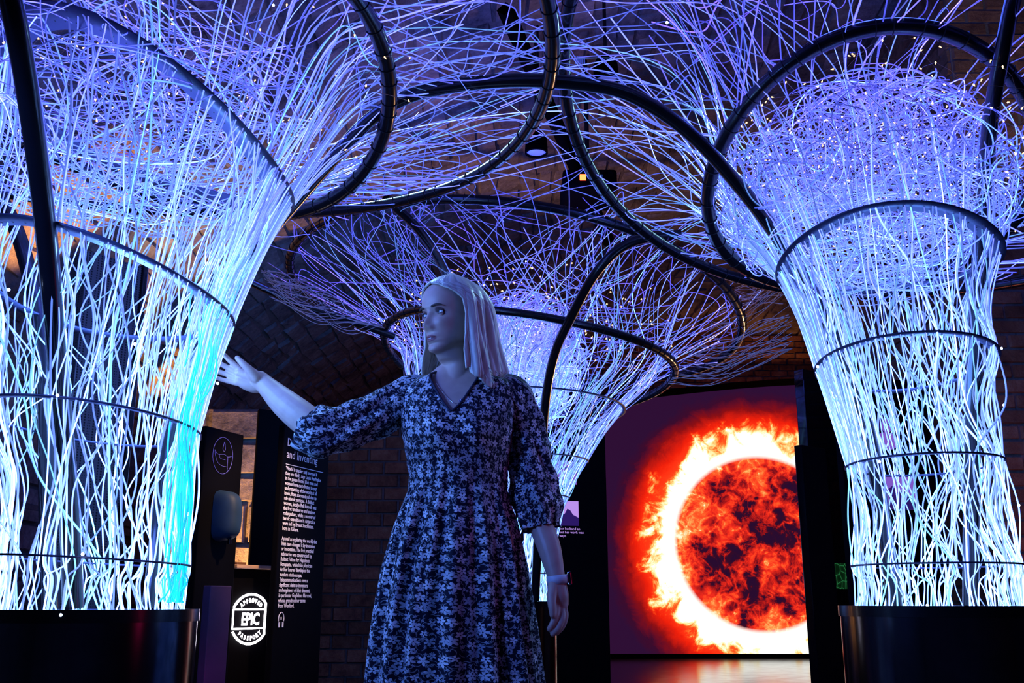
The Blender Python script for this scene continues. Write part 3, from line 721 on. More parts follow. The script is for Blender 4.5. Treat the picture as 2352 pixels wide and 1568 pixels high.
def onb(B, u, z, d=.004): return B[0]+B[1]*u+B[2]*z+B[3]*d
# text board
rt, B, w = board('text_board', 630, 4.60, 740, 5.0, 1.50, .03, 'black_panel', 'tall black text board with a white printed heading and two paragraphs', 'sign')
u0, zh = pu(B, 659, 1023); u0b, zh2 = pu(B, 657, 1050); ur, zr_ = pu(B, 656, 1065)
text_obj('heading', 'Discovering\nand Inventing', B, u0, zh, .054, 'white_print', rt, xs=.97, linesp=(zh-zh2)/.054, off=.002, depth=.0003)
box('rule', (ur+.17, .002, zr_), (.34, .002, .003), 'white_print', rt, 0, B)
BODY = ["\u2018World is crazier and more of it", "than we think\u2019, says Louis MacNeice", "in the poem Snow. Irish men and", "women have contributed to our", "understanding of the world at all",
 "levels, from stars and nebulae to", "sub-atomic particles. A Belfast", "woman, Jocelyn Bell Burnell, was", "the first to observe and analyse", "radio pulsars, while a number of", "heroic expeditions in Antarctica", "were led by Ernest Shackleton,", "born in Kildare.", "",
 "As well as exploring the world, the", "Irish have changed it by invention", "or innovation. The first practical", "submarine was constructed by", "Robert Fulton for Napoleon", "Bonaparte, while Irish physician", "Arthur Leared developed the", "modern stethoscope.", "Telecommunications owe a", "significant debt to inventors", "and engineers of Irish descent,", "in particular Guglielmo Marconi,", "whose grandmother came", "from Wexford."]
ub, zb1 = pu(B, 656, 1078); _, zb2 = pu(B, 641, 1395)
text_obj('body_text', '\n'.join(BODY), B, ub-.002, zb1, .0245, 'white_print', rt, xs=.90, linesp=(zb1-zb2)/27/.0245, off=.002, offset=.0005, depth=.0003)
# headphone mark with number
hu, hz = pu(B, 644, 1421)
ang = np.linspace(math.radians(200), math.radians(-20), 15)
hp, _ = tube_obj('headphone_mark', [onb(B, hu+.022*math.cos(a), hz+.028*math.sin(a)) for a in ang], .0022, 'white_print', rt, 6, 1)
for s_ in (-1, 1): child(tube_obj('ear_pad', [onb(B, hu+s_*.015, hz-.036), onb(B, hu+s_*.015, hz-.014)], .0042, 'white_print', rt, 6, 1)[0], rt)
text_obj('number', '11', B, hu-.008, hz-.004, .018, 'white_print', rt, off=.003)

# hand sanitiser board
rt, B, w = board('sanitiser_stand', 443, 4.2, 534, 4.45, 1.425, .05, 'black_panel', 'black stand with a line-drawn hand and droplet icon and a wall dispenser', 'dispenser', part='back_panel')
cu_, cz_ = pu(B, 511, 1046)
el = [onb(B, cu_+.07*math.cos(a), cz_+.079*math.sin(a), .002) for a in np.linspace(0, 2*np.pi, 33)[:-1]]
tube_obj('icon_ring', el, .0012, 'blue_print', rt, 5, 1, True)
tube_obj('icon_droplet', [onb(B, cu_+.006+x*.012, cz_+.040+z*.02, .002) for x, z in ((0, 1), (.6, 0), (.75, -.5), (.4, -.95), (0, -1.05), (-.4, -.95), (-.75, -.5), (-.6, 0))], .0011, 'blue_print', rt, 5, 3, True)
tube_obj('icon_hand', [onb(B, cu_+x, cz_+z, .002) for x, z in ((-.058, .018), (-.042, .004), (-.025, .002), (.005, .006), (.022, .003), (.034, -.002), (.062, .004))], .0011, 'blue_print', rt, 5, 3)
tube_obj('icon_hand', [onb(B, cu_+x, cz_+z, .002) for x, z in ((-.058, .018), (-.05, -.01), (-.03, -.035), (.0, -.045), (.036, -.046), (.038, -.058), (.05, -.06))], .0011, 'blue_print', rt, 5, 3)
tube_obj('icon_hand', [onb(B, cu_+x, cz_+z, .002) for x, z in ((-.025, .002), (-.02, -.012), (.0, -.016), (.018, -.016))], .0011, 'blue_print', rt, 5, 3)
tube_obj('icon_cuff', [onb(B, cu_+x, cz_+z, .002) for x, z in ((.036, .0), (.036, -.046))], .0011, 'blue_print', rt, 5, 1)
# dispenser body: rounded housing bulging off the panel
du_, dz_ = pu(B, 505, 1184)
prof = []
nu, nv = 20, 24; dv = []
for i in range(nv+1):
    t = -1+2*i/nv; hh = .108*t
    wv = (1-abs(t)**5)**.5 if abs(t) < 1 else 0
    for k in range(nu+1):
        a = math.pi*k/nu; sx = -math.cos(a); sy = math.sin(a)
        dv.append(onb(B, du_+.056*np.sign(sx)*abs(sx)**.7*(.25+.75*wv), dz_+hh, .002+.095*sy**.8*wv*(1-.12*(t > .2)*(t-.2))))
dq = [(i*(nu+1)+k, i*(nu+1)+k+1, (i+1)*(nu+1)+k+1, (i+1)*(nu+1)+k) for i in range(nv) for k in range(nu)]
disp = child(mk('dispenser_housing', dv, dq, 'dispenser', smooth=True), rt)
dw = child(box('sensor_window', (du_+.05, .05, dz_), (.012, .045, .05), 'gloss_black', None, .003, B), rt)
tube_obj('nozzle', [onb(B, du_, dz_-.10, .06), onb(B, du_, dz_-.12, .06)], .01, 'gloss_black', rt, 10, 1)
# passport cabinet with the glowing sign and a ledge
rt, B, w = board('passport_cabinet', 486, 4.52, 640, 4.9, .845, .34, 'black_panel', 'black cabinet under the ledge, carrying the glowing round EPIC sign', 'cabinet', part='body')
box('ledge', (w*.62, -.14, .857), (w*.78, .36, .016), 'ledge', rt, .003, B)
box('red_tray', (w*.44, -.05, .872), (.06, .06, .014), 'led_red' if False else 'copper_wire', rt, .003, B)
su, sz = pu(B, 573, 1421); HX = 1.14; SR = .109; SW = .6*.118/.6
def spt(u, z): return onb(B, su+u*HX, sz+z, .006)
sgn = empty('passport_sign', tuple(onb(B, su, sz-SR, .004)), 'round glowing white sign reading APPROVED EPIC PASSPORT on the black cabinet', 'sign')
def arc_pts(a0, a1, r_, n_=24): return [(r_*math.cos(math.radians(a)), r_*math.sin(math.radians(a))) for a in np.linspace(a0, a1, n_)]
A1 = arc_pts(152, 40, SR, 22); A2 = arc_pts(-40, -150, SR, 22)
tube_obj('outline', [spt(*p) for p in A1+A2], .0055, 'sign_white', sgn, 8, 1)
fx, fz = .098, .042
tube_obj('frame', [spt(*p) for p in ((-fx, fz), (0, fz), (fx-.012, fz), (fx-.012, 0), (fx-.012, -fz), (0, -fz), (-fx, -fz), (-fx, 0))], .0040, 'sign_white', sgn, 8, 1, True)
text_obj('lettering', 'EPIC', B, su, sz-.026, .075, 'sign_white', sgn, align='CENTER', xs=.80, off=.006, offset=.002)
for word, up in (('APPROVED', 1), ('PASSPORT', -1)):
    for i, ch in enumerate(word):
        t = (i-3.5)/3.5; a = math.radians(90-t*42) if up > 0 else math.radians(-90+t*42)
        rr = .073 if up > 0 else .093
        # tilt each letter along the arc
        c_, s_ = math.cos(-(math.pi/2-a) if up > 0 else (a+math.pi/2)), math.sin(-(math.pi/2-a) if up > 0 else (a+math.pi/2))
        R2 = B[1]*c_+B[2]*s_; U2 = -B[1]*s_+B[2]*c_
        o_ = onb(B, su+HX*rr*math.cos(a), sz+rr*math.sin(a), 0)
        text_obj('letter', ch, (o_, R2, U2, B[3]), 0, 0, .027, 'sign_white', sgn, align='CENTER', xs=.80, off=.006, offset=.0010)
lamp('sign_glow', 'POINT', tuple(onb(B, su, sz, .10)), .5, (.8, .5, 1), .05)
# black post between the stand and the text board, and an added low panel coloured as magenta light
board('black_column', 566, 6.0, 648, 6.08, 1.84, .05, 'black_panel', 'plain black column behind the text board', 'column', part='shaft')
board('added_magenta_panel', 482, 4.08, 530, 4.19, .765, .04, plain('magenta_light_tint', (.045, .015, .05), .7), 'added low panel before the hand sanitiser stand, magenta light put into its colour', 'partition')
# dark brick wall stub behind the woman (structure)
wl = wallbox('wall_stub', (-1.62, 8.6, 0), (-.25, 8.9, 2.25), 'mortar')
pcs = []; z = 0; row = 0
while z < 2.2:
    x = -1.62-(.13 if row % 2 else 0)
    while x < -.25:
        a, b_ = max(x, -1.62)+.006, min(x+.26, -.25)-.006
        if b_-a > .04:
            P = [np.array([a, 8.6, z+.006]), np.array([b_, 8.6, z+.006]), np.array([b_, 8.6, z+.104]), np.array([a, 8.6, z+.104])]
            v, f = block(P, np.array([0, -1., 0]), random.uniform(.012, .03), .08, .004); pcs.append((v, f, sum(P)/4))
        x += .26
    z += .11; row += 1
lay(pcs, 'brick', wl, 'brick', 300)
# perforated metal speaker column behind the left tree
m, nt, out = new_mat('perforated_metal')
b = N(nt, 'ShaderNodeBsdfPrincipled'); b.inputs['Roughness'].default_value = .45; b.inputs['Metallic'].default_value = .4
tc = N(nt, 'ShaderNodeTexCoord'); vo = N(nt, 'ShaderNodeTexVoronoi', i_Scale=95., i_Randomness=0.)
nt.links.new(tc.outputs['Object'], vo.inputs['Vector'])
nt.links.new(ramp(nt, vo.outputs['Distance'], [(.3, (.004, .004, .005)), (.42, (.09, .09, .10))]), b.inputs['Base Color']); nt.links.new(b.outputs[0], out.inputs[0]); MAT['perforated'] = m
rt, B, w = board('perforated_column', 112, 3.75, 252, 3.95, 2.05, .12, 'perforated', 'tall perforated metal column standing behind the left light tree', 'column', part='mesh_panel')
box('side_strip', (w+.012, -.06, 1.03), (.022, .14, 2.06), 'black_metal', rt, .004, B)
rt, B, w = board('lit_notice', 178, 4.6, 222, 4.7, 1.2, .03, 'black_panel', 'narrow black notice with pale printed blocks behind the left tree', 'sign')
for i, z_ in enumerate((1.10, 1.02, .94, .80, .70, .60)):
    box('pale_block', (w*.5, .002, z_), (w*.7, .003, .05), 'white_print', rt, 0, B)

# boards on the right
rt, B, w = board('glossy_partition', 1884, 5.2, 2070, 5.6, 1.905, .06, 'gloss_black', 'tall glossy black partition between the sun screen and the right tree', 'partition')
gm = emis('green_glow', (.02, .25, .06), .8)
m, nt, out = new_mat('fibre_reflection'); e = N(nt, 'ShaderNodeEmission'); e.inputs[1].default_value = .5
tc = N(nt, 'ShaderNodeTexCoord'); vo = N(nt, 'ShaderNodeTexVoronoi', feature='DISTANCE_TO_EDGE', i_Scale=26.); nt.links.new(tc.outputs['Object'], vo.inputs['Vector'])
nt.links.new(ramp(nt, vo.outputs['Distance'], [(.0, (.04, .40, .12)), (.05, (.008, .05, .016)), (.3, (.002, .02, .006))]), e.inputs[0]); nt.links.new(e.outputs[0], out.inputs[0]); m.cycles.emission_sampling = 'NONE'
gu_, gz_ = pu(B, 1925, 1322)
box('green_reflection', (gu_, .003, gz_), (.15, .004, .13), m, rt, 0, B)  # reflection of the fibres in the gloss, put in as a glowing patch
rt, B, w = board('near_partition', 1868, 4.3, 1925, 4.42, 1.36, .04, 'gloss_black', 'lower black panel edge standing in front of the glossy partition', 'partition')
# portrait board behind the right tree
def fig(B, rt, u, z, s_, c1, c2):
    """a flat printed head-and-shoulders figure: hair, face, body"""
    def disc(nm, cu, cz, a, b_, mat, d, n_=24):
        return child(mk(nm, [onb(B, u+s_*(cu+a*math.cos(t)), z+s_*(cz+b_*math.sin(t)), d) for t in np.linspace(0, 2*np.pi, n_+1)[:-1]], [tuple(range(n_))], mat), rt)
    disc('printed_shoulders', 0, -.75, .62, .42, c1, .0035); disc('printed_neck', 0, -.38, .16, .3, c1, .0040)
    disc('printed_hair', -.03, .12, .42, .46, c2, .0045); disc('printed_face', .04, .0, .27, .37, c1, .005)
    for q in (-.06, .14): disc('printed_eye', q, .05, .05, .02, c2, .0055, 10)
    disc('printed_mouth', .05, -.2, .08, .02, c2, .0055, 10)
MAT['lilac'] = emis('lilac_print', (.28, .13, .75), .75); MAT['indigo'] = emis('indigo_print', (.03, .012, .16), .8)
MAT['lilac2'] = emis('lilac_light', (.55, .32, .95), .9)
rt, B, w = board('portrait_board', 1962, 4.7, 2190, 4.8, 1.75, .05, 'black_panel', 'black display board with lilac portraits behind the right light tree', 'display board')
def bz(py, Y): return float(W(2060, py, Y)[2])
def bu(px): return pu(B, px, 1050)[0]
fig(B, rt, bu(2040), bz(975, 4.72), .10, 'lilac', 'indigo')
box('photo_print', (bu(2062), .002, bz(1128, 4.72)), (.15, .003, .16), 'lilac', rt, 0, B)
v_ = [(-.07, -.08), (.07, -.08), (.07, -.04), (.035, -.02), (.01, .01), (-.02, -.005), (-.045, .03), (-.07, .01)]
child(mk('printed_hill', [onb(B, bu(2062)+x, bz(1128, 4.72)+z, .005) for x, z in v_], [tuple(range(8))], 'indigo'), rt)
text_obj('caption', 'rita\nde', B, bu(1996), bz(1000, 4.72), .03, 'lilac2', rt, off=.004)
text_obj('caption', 'onian', B, bu(2040), bz(1086, 4.72), .03, 'lilac2', rt, off=.004)
# board right of the far tree
rt, B, w = board('photo_board', 1262, 6.9, 1399, 7.0, 1.86, .08, 'black_panel', 'black board with a lilac photograph and caption beside the far light tree', 'display board')
def bu2(px): return pu(B, px, 1180)[0]
z1, z2 = W(1300, 1150, 6.92)[2], W(1300, 1206, 6.92)[2]
box('photo_print', (bu2(1306), .002, (z1+z2)/2), (.14, .003, z1-z2), 'lilac2', rt, 0, B)
v_ = [(-.07, -.085), (.07, -.085), (.07, -.03), (.03, -.01), (.01, .02), (-.01, .03), (-.03, -.005), (-.07, -.02)]
child(mk('printed_figure', [onb(B, bu2(1306)+x, (z1+z2)/2+z, .005) for x, z in v_], [tuple(range(8))], 'indigo'), rt)
text_obj('caption', 'her husband an\nbut her work was\nways', B, bu2(1284), z2-.030, .024, 'lilac2', rt, off=.004)
box('photo_print', (bu2(1300), .002, W(1300, 1085, 6.92)[2]), (.16, .003, .16), 'lilac', rt, 0, B)
board('screen_side_wall', 1275, 11.5, 1399, 11.6, 2.1, .3, 'black_panel', 'plain black partition left of the arched sun screen', 'partition')

# ceiling equipment
def ceil_z(x, y): return SPR+RISE*math.sqrt(max(0, 1-((x-CX)/HW)**2))
pj = W(1350, 438, 6.0)
rt = empty('projector', tuple(pj-np.array([0, 0, .07])), 'ceiling projector with a glowing red indicator and pale label', 'projector')
def bx(name, c, s_, mat, rt, bev=.006): return box(name, c, s_, mat, rt, bev)
bx('housing', pj, (.34, .40, .13), 'black_panel', rt, .02)
bx('red_indicator', pj+np.array([-.045, -.203, .004]), (.04, .008, .04), 'led_red', rt)
bx('label_plate', pj+np.array([.045, -.203, .0]), (.075, .006, .045), 'grey_label', rt)
tube_obj('lens', [pj+np.array([.11, -.19, 0]), pj+np.array([.11, -.23, 0])], .035, 'gloss_black', rt, 20, 1)
tube_obj('drop_rod', [pj+np.array([0, 0, .06]), np.array([pj[0], pj[1], ceil_z(pj[0], 0)-.04])], .015, 'black_metal', rt, 10, 1)
for px, py, Y, lab in ((1232, 352, 5.6, 'round ceiling spotlight with a pale dish left of the projector'), (1392, 186, 4.9, 'small ceiling spotlight above the junction of the hoops')):
    p = W(px, py, Y); rt = empty('ceiling_spotlight', tuple(p-np.array([0, 0, .03])), lab, 'spotlight', 'ceiling spotlights')
    lathe('can', [(.0, p[2]+.13), (.05, p[2]+.13), (.065, p[2]+.10), (.07, p[2]), (.062, p[2]-.004), (.062, p[2]+.02)], p[0], p[1], 'black_panel', rt, 28)
    lathe('lens', [(0, p[2]+.004), (.04, p[2]+.002), (.061, p[2]+.012)], p[0], p[1], 'lamp_glass', rt, 28)
    tube_obj('stem', [p+np.array([0, 0, .12]), np.array([p[0], p[1], ceil_z(p[0], 0)])], .01, 'black_metal', rt, 8, 1)
tr = empty('lighting_track', (.35, 5.2, 3.6), 'black lighting track with clips hung under the vault above the junction', 'track')
a, b_ = W(1180, 60, 4.6), W(1420, 545, 7.4)
a = W(1160, 20, 4.9); b_ = W(1400, 560, 7.2)
tube_obj('rail', [a, (a+b_)/2, b_], .05, 'black_panel', tr, 4, 1)
for t in np.linspace(.1, .9, 9):
    p = a+(b_-a)*t; bx('clip', p-np.array([0, 0, .05]), (.05, .03, .06), 'black_metal', tr, .004)
for t in (.25, .75):
    p = a+(b_-a)*t; tube_obj('hanger', [p, np.array([p[0], p[1], ceil_z(p[0], 0)])], .008, 'black_metal', tr, 8, 1)
for k in range(9):
    p = W(1278+k*8 if k < 4 else 1302+k*5, 138, 3.9); bx('white_clip', p, (.006, .006, .035), 'lamp_glass', tr, 0)

# ------------------------------------------------------------------ the woman
YW = 2.9
exec_start = True
def loft(rings, closed_u=True, cap0=False, cap1=False):
    """rings (R,n,3) -> verts, quads (+caps as fans)"""
    R_, n_, _ = rings.shape; V = rings.reshape(-1, 3); F_ = []
    for i in range(R_-1):
        for j in range(n_ if closed_u else n_-1):
            k = (j+1) % n_; F_.append((i*n_+j, i*n_+k, (i+1)*n_+k, (i+1)*n_+j))
    if cap0: F_.append(tuple(range(n_))[::-1])
    if cap1: F_.append(tuple((R_-1)*n_+j for j in range(n_)))
    return V, F_
def limb(pts, rads, n_=20, sub=6, ell=None, roundend=True):
    """tapered closed limb along control points with round ends"""
    pts = np.asarray(pts, float); P = catmull(pts[None], sub)[0]
    t = np.linspace(0, len(pts)-1, len(P)); r = np.interp(t, range(len(pts)), rads)
    # smooth radii
    rs = np.asarray(rads, float); rr = catmull(np.stack([rs, rs*0, rs*0], 1)[None], sub)[0][:, 0]; r = np.maximum(rr, .3*r)
    if roundend:
        d0 = P[0]-P[1]; d0 /= np.linalg.norm(d0); d1 = P[-1]-P[-2]; d1 /= np.linalg.norm(d1)
        e = [(.35, .94), (.7, .71), (.93, .37), (1.0, .05)]
        P = np.concatenate([[P[0]+d0*r[0]*a for a, _ in e[::-1]], P, [P[-1]+d1*r[-1]*a for a, _ in e]]); r = np.concatenate([[r[0]*b for _, b in e[::-1]], r, [r[-1]*b for _, b in e]])
    V, Q = tubes(P[None], r[None], n_); V = V[0]; M_ = len(P)
    F_ = [tuple(q) for q in Q]+[tuple(range(n_))[::-1], tuple((M_-1)*n_+j for j in range(n_))]
    return V, F_
# head frame
HC = W(1037, 712, 2.9); HC[2] = 1.529
yaw = math.radians(45)
fw = np.array([-math.sin(yaw), -math.cos(yaw), -.055]); fw /= np.linalg.norm(fw)
lf = np.cross([0, 0, 1.], fw); lf /= np.linalg.norm(lf)      # her left
lf = lf if lf[0] > 0 else -lf
up = np.cross(fw, lf); up = up if up[2] > 0 else -up
def H(f, l, z): return HC+fw*f+lf*l+up*z
zs = np.concatenate([np.linspace(-.235, -.150, 12), np.linspace(-.147, .10, 112), np.linspace(.102, .1265, 16)])
def ip(z, tab): a = np.array(sorted(tab)); return np.interp(z, a[:, 0], a[:, 1])
def sm(z, tab):   # smooth interpolation
    d = np.linspace(-.006, .006, 7); return np.mean([ip(z+k, tab) for k in d], 0)
FR = [(-.30, .045), (-.20, .036), (-.17, .026), (-.155, .024), (-.147, .027), (-.139, .046), (-.132, .066), (-.124, .078), (-.112, .082), (-.098, .0785), (-.086, .083), (-.07, .0855), (-.052, .086), (-.03, .088), (-.01, .087), (.005, .088), (.02, .094), (.045, .0955), (.07, .090), (.09, .076), (.105, .055), (.118, .027), (.127, .002)]
BK = [(-.30, .085), (-.20, .078), (-.15, .070), (-.12, .066), (-.08, .072), (-.04, .088), (0, .098), (.04, .100), (.07, .093), (.095, .072), (.112, .043), (.127, .002)]
WD = [(-.30, .062), (-.20, .050), (-.16, .046), (-.145, .043), (-.138, .041), (-.13, .038), (-.12, .042), (-.105, .049), (-.085, .0555), (-.06, .061), (-.03, .067), (0, .070), (.03, .073), (.055, .0725), (.08, .063), (.1, .047), (.115, .028), (.127, .002)]
nA = 144; ph = np.linspace(0, 2*np.pi, nA+1)[:-1]; rings = []
g_ = lambda x, s_: np.exp(-.5*(x/s_)**2)
for z in zs:
    f0, b0, w0 = sm(z, FR), sm(z, BK), sm(z, WD)
    # widest point sits behind the face
    c = np.cos(ph); s_ = np.sin(ph); mid = -.008
    ex = .90 if z > -.13 else 1.0
    l = w0*np.sign(s_)*np.abs(s_)**(.92)
    f = np.where(c > 0, (f0-mid)*np.abs(c)**ex, -(b0+mid)*np.abs(c)**.95)+mid
    front = np.clip(c, 0, 1)**.5
    al = np.abs(l)
    # nose
    if -.062 < z < .014:
        hgt = np.interp(z, [-.060, -.053, -.046, -.040, -.03, -.015, 0, .012], [0, .004, .017, .0245, .0215, .0135, .006, 0]); sg = np.interp(z, [-.055, -.042, -.02, .01], [.0085, .0080, .0062, .0065])
        f = f+front*hgt*g_(l, sg)
    f = f+front*(.0095*g_(al-.0125, .0048)*g_(z+.047, .0055))                  # nostril wings
    f = f-front*(.0115*g_(al-.0335, .0125)*g_(z+.001, .0105))                   # sockets
    f = f-front*(.004*g_(al-.016, .007)*g_(z-.002, .010))
    f = f+front*(.0045*g_(al-.028, .016)*g_(z-.0195, .006))                    # brow ridge
    f = f+front*(.0065*g_(al-.042, .014)*g_(z+.030, .014))                     # cheekbones
    f = f-front*(.0035*g_(al-.036, .012)*g_(z+.068, .014))
    f = f+front*(.0068*g_(l, .0165)*g_(z+.0735, .0042)+.0075*g_(l, .0145)*g_(z+.0865, .0050)-.0060*g_(l, .017)*g_(z+.0795, .0020))   # lips
    f = f-front*.002*g_(l, .0035)*g_(z+.063, .005)-front*.003*g_(z+.097, .004)*g_(l, .016)
    f = f+front*.0045*g_(l, .015)*g_(z+.114, .009)                             # chin
    lean = max(0, -.13-z)*.10
    zup = .034*np.interp(z, [-.140, -.134, -.12, -.08], [.0, 1, .9, 0])*(1-np.clip(f/.085, 0, 1))
    rings.append(HC+np.outer(f, fw)+np.outer(l, lf)+np.outer((z*.94 if z < 0 else z)+zup, up))
body_parts = [loft(np.array(rings), True, True, True)]
# trunk under the dress
def torso_prof():
    # z, centre x, centre y, half width, front depth, back depth
    return np.array([(.36, -.160, 2.93, .135, .10, .11), (.62, -.160, 2.93, .150, .11, .13), (.80, -.156, 2.93, .160, .115, .13), (.90, -.154, 2.93, .150, .105, .12), (1.02, -.152, 2.93, .128, .098, .092),
                     (1.09, -.150, 2.93, .135, .108, .092), (1.16, -.149, 2.93, .148, .125, .095), (1.22, -.149, 2.93, .155, .120, .10), (1.28, -.149, 2.935, .165, .098, .10), (1.32, -.150, 2.94, .160, .082, .088),
                     (1.345, -.153, 2.94, .125, .070, .075), (1.365, -.160, 2.94, .085, .058, .062), (1.385, -.166, 2.94, .058, .048, .055)])
TP = torso_prof()
def tring(z, n_=64, grow=0, th=None, fold=None):
    q = [np.interp(z, TP[:, 0], TP[:, k]) for k in range(1, 6)]
    t = np.linspace(0, 2*np.pi, n_+1)[:-1] if th is None else th
    c, s_ = np.cos(t), np.sin(t)
    hw, fd, bd = q[2]+grow, q[3]+grow, q[4]+grow
    x = q[0]+hw*np.sign(s_)*np.abs(s_)**.9; y = q[1]-np.where(c > 0, fd, bd)*np.sign(c)*np.abs(c)**.88
    return np.stack([x, y, np.full_like(t, z)], 1)
zz = np.linspace(.74, 1.385, 60)
body_parts.append(loft(np.array([tring(z) for z in zz]), True, True, True))
# legs and feet
for sx in (-1, 1):
    bx_ = -.156+sx*.085
    body_parts.append(limb([(bx_, 2.93, .86), (bx_, 2.93, .65), (bx_-.0*sx, 2.925, .46), (bx_, 2.94, .30), (bx_, 2.945, .10), (bx_, 2.94, .055)], (.095, .08, .055, .054, .036, .036)))
    body_parts.append(limb([(bx_, 2.955, .045), (bx_+.01*sx, 2.89, .04), (bx_+.018*sx, 2.81, .025)], (.034, .036, .026)))
# arms
RA = [W(945, 912, 2.94), W(870, 952, 2.90), W(800, 974, 2.87), W(728, 985, 2.84)]
RF = [RA[-1], W(690, 955, 2.87), W(650, 922, 2.915), W(612, 886, 2.955), W(596, 872, 2.965)]
body_parts.append(limb(RA, (.046, .047, .046, .044)))
body_parts.append(limb(RF, (.046, .046, .041, .030, .028)))
LA = [W(1184, 918, 2.94), W(1206, 1000, 2.95), W(1220, 1080, 2.95), W(1232, 1135, 2.94)]
LF_ = [LA[-1], W(1242, 1200, 2.91), W(1262, 1260, 2.88), W(1276, 1318, 2.86), W(1279, 1332, 2.86)]
body_parts.append(limb(LA, (.042, .040, .038, .038)))
body_parts.append(limb(LF_, (.038, .036, .033, .0255, .025)))
# right hand: open, palm to the camera, fingers to the left, thumb above
def hp_(px, py, Y=2.97): return W(px, py, Y)
body_parts.append(limb([hp_(604, 880), hp_(586, 872), hp_(568, 864), hp_(552, 857)], (.020, .021, .019, .015)))
body_parts.append(limb([hp_(604, 888), hp_(584, 888), hp_(564, 882), hp_(550, 876)], (.018, .019, .017, .0135)))
body_parts.append(limb([hp_(600, 876, 2.955), hp_(586, 864, 2.948), hp_(573, 851, 2.945)], (.019, .0195, .0145)))
for pts, rad in (([(552, 848, 2.97), (536, 835, 2.966), (522, 822, 2.958), (512, 811, 2.948)], .0080),
                 ([(548, 859, 2.972), (526, 846, 2.972), (508, 836, 2.962), (493, 828, 2.950)], .0083),
                 ([(545, 870, 2.972), (521, 860, 2.975), (502, 853, 2.968), (486, 846, 2.955)], .0080),
                 ([(547, 881, 2.970), (526, 876, 2.972), (508, 871, 2.966), (494, 866, 2.956)], .0070)):
    body_parts.append(limb([hp_(*p) for p in pts], (rad*1.15, rad*1.05, rad*.98, rad*.85), 12, 4))
body_parts.append(limb([hp_(590, 868, 2.94), hp_(574, 850, 2.93), hp_(558, 835, 2.926), hp_(545, 822, 2.93)], (.0165, .0130, .0105, .0080), 12, 4))
# left hand: hanging, relaxed, thumb forward, fingers curling in
def q_(px, py, Y=2.86): return W(px, py, Y)
body_parts.append(limb([q_(1279, 1328), q_(1280, 1350), q_(1283, 1372), q_(1286, 1388)], (.0245, .028, .028, .023)))
body_parts.append(limb([q_(1280, 1335, 2.885), q_(1284, 1360, 2.89), q_(1288, 1385, 2.885)], (.022, .026, .022)))
for pts, rad in (([(1279, 1388, 2.845), (1277, 1412, 2.835), (1269, 1432, 2.83), (1262, 1444, 2.832)], .0092),
                 ([(1287, 1390, 2.852), (1291, 1416, 2.842), (1283, 1441, 2.835), (1270, 1455, 2.835)], .0098),
                 ([(1293, 1388, 2.872), (1298, 1414, 2.865), (1291, 1438, 2.858), (1278, 1453, 2.855)], .0095),
                 ([(1294, 1384, 2.893), (1298, 1406, 2.89), (1292, 1426, 2.885), (1283, 1439, 2.88)], .0082)):
    body_parts.append(limb([q_(*p) for p in pts], (rad*1.12, rad*1.05, rad*.95, rad*.85), 12, 4))
body_parts.append(limb([q_(1272, 1345, 2.845), q_(1267, 1368, 2.832), q_(1268, 1392, 2.825), q_(1269, 1412, 2.823)], (.016, .0135, .0115, .0085), 12, 4))
# fuse
vs, fs = [], []
for v, f in body_parts:
    b0 = len(vs); vs += [tuple(p) for p in v]; fs += [tuple(int(i)+b0 for i in q) for q in f]
tmp = mk('tmp_body', vs, fs)
md = tmp.modifiers.new('r', 'REMESH'); md.mode = 'VOXEL'; md.voxel_size = .0028; md.use_smooth_shade = True
sm_ = tmp.modifiers.new('s', 'SMOOTH'); sm_.factor = .5; sm_.iterations = 2
bme = bpy.data.meshes.new_from_object(tmp.evaluated_get(bpy.context.evaluated_depsgraph_get())); bpy.data.objects.remove(tmp)
bme.materials.clear(); bme.shade_smooth()
# skin: lips coloured by their place on the head
m, nt, out = new_mat('skin')
b = N(nt, 'ShaderNodeBsdfPrincipled'); b.inputs['Roughness'].default_value = .45; b.inputs['Subsurface Weight'].default_value = .0
g = N(nt, 'ShaderNodeNewGeometry'); nz = N(nt, 'ShaderNodeTexNoise', i_Scale=30., i_Detail=4.); nt.links.new(g.outputs['Position'], nz.inputs['Vector'])
sk = ramp(nt, nz.outputs['Fac'], [(.3, (.50, .33, .27)), (.7, (.58, .40, .33))])
def blob(c, rx):   # ellipsoid mask around a head-space point
    d_ = N(nt, 'ShaderNodeVectorMath', operation='SUBTRACT'); nt.links.new(g.outputs['Position'], d_.inputs[0]); d_.inputs[1].default_value = tuple(c)
    acc = None
    for ax_, s_ in zip((fw, lf, up), rx):
        dt = N(nt, 'ShaderNodeVectorMath', operation='DOT_PRODUCT'); nt.links.new(d_.outputs[0], dt.inputs[0]); dt.inputs[1].default_value = tuple(ax_/s_)
        sq = M(nt, 'MULTIPLY', dt.outputs['Value'], dt.outputs['Value']); acc = sq if acc is None else M(nt, 'ADD', acc, sq)
    return M(nt, 'MULTIPLY', M(nt, 'SUBTRACT', 1.15, acc), 2.5, clamp=True)
def mixc(a, fac, col):
    mx = N(nt, 'ShaderNodeMix', data_type='RGBA'); nt.links.new(a, mx.inputs[6]); mx.inputs[7].default_value = (*col, 1); nt.links.new(fac, mx.inputs[0]); return mx.outputs[2]
c_ = mixc(sk, blob(H(.09, 0, -.0745), (.03, .0235, .0098)), (.26, .07, .08))
c_ = mixc(c_, blob(H(.09, 0, -.0748), (.03, .0170, .0011)), (.05, .015, .02))
c_ = mixc(c_, blob(H(.088, .0345, .004), (.03, .0175, .0115)), (.16, .09, .09))
c_ = mixc(c_, blob(H(.088, -.0345, .004), (.03, .0175, .0115)), (.16, .09, .09))
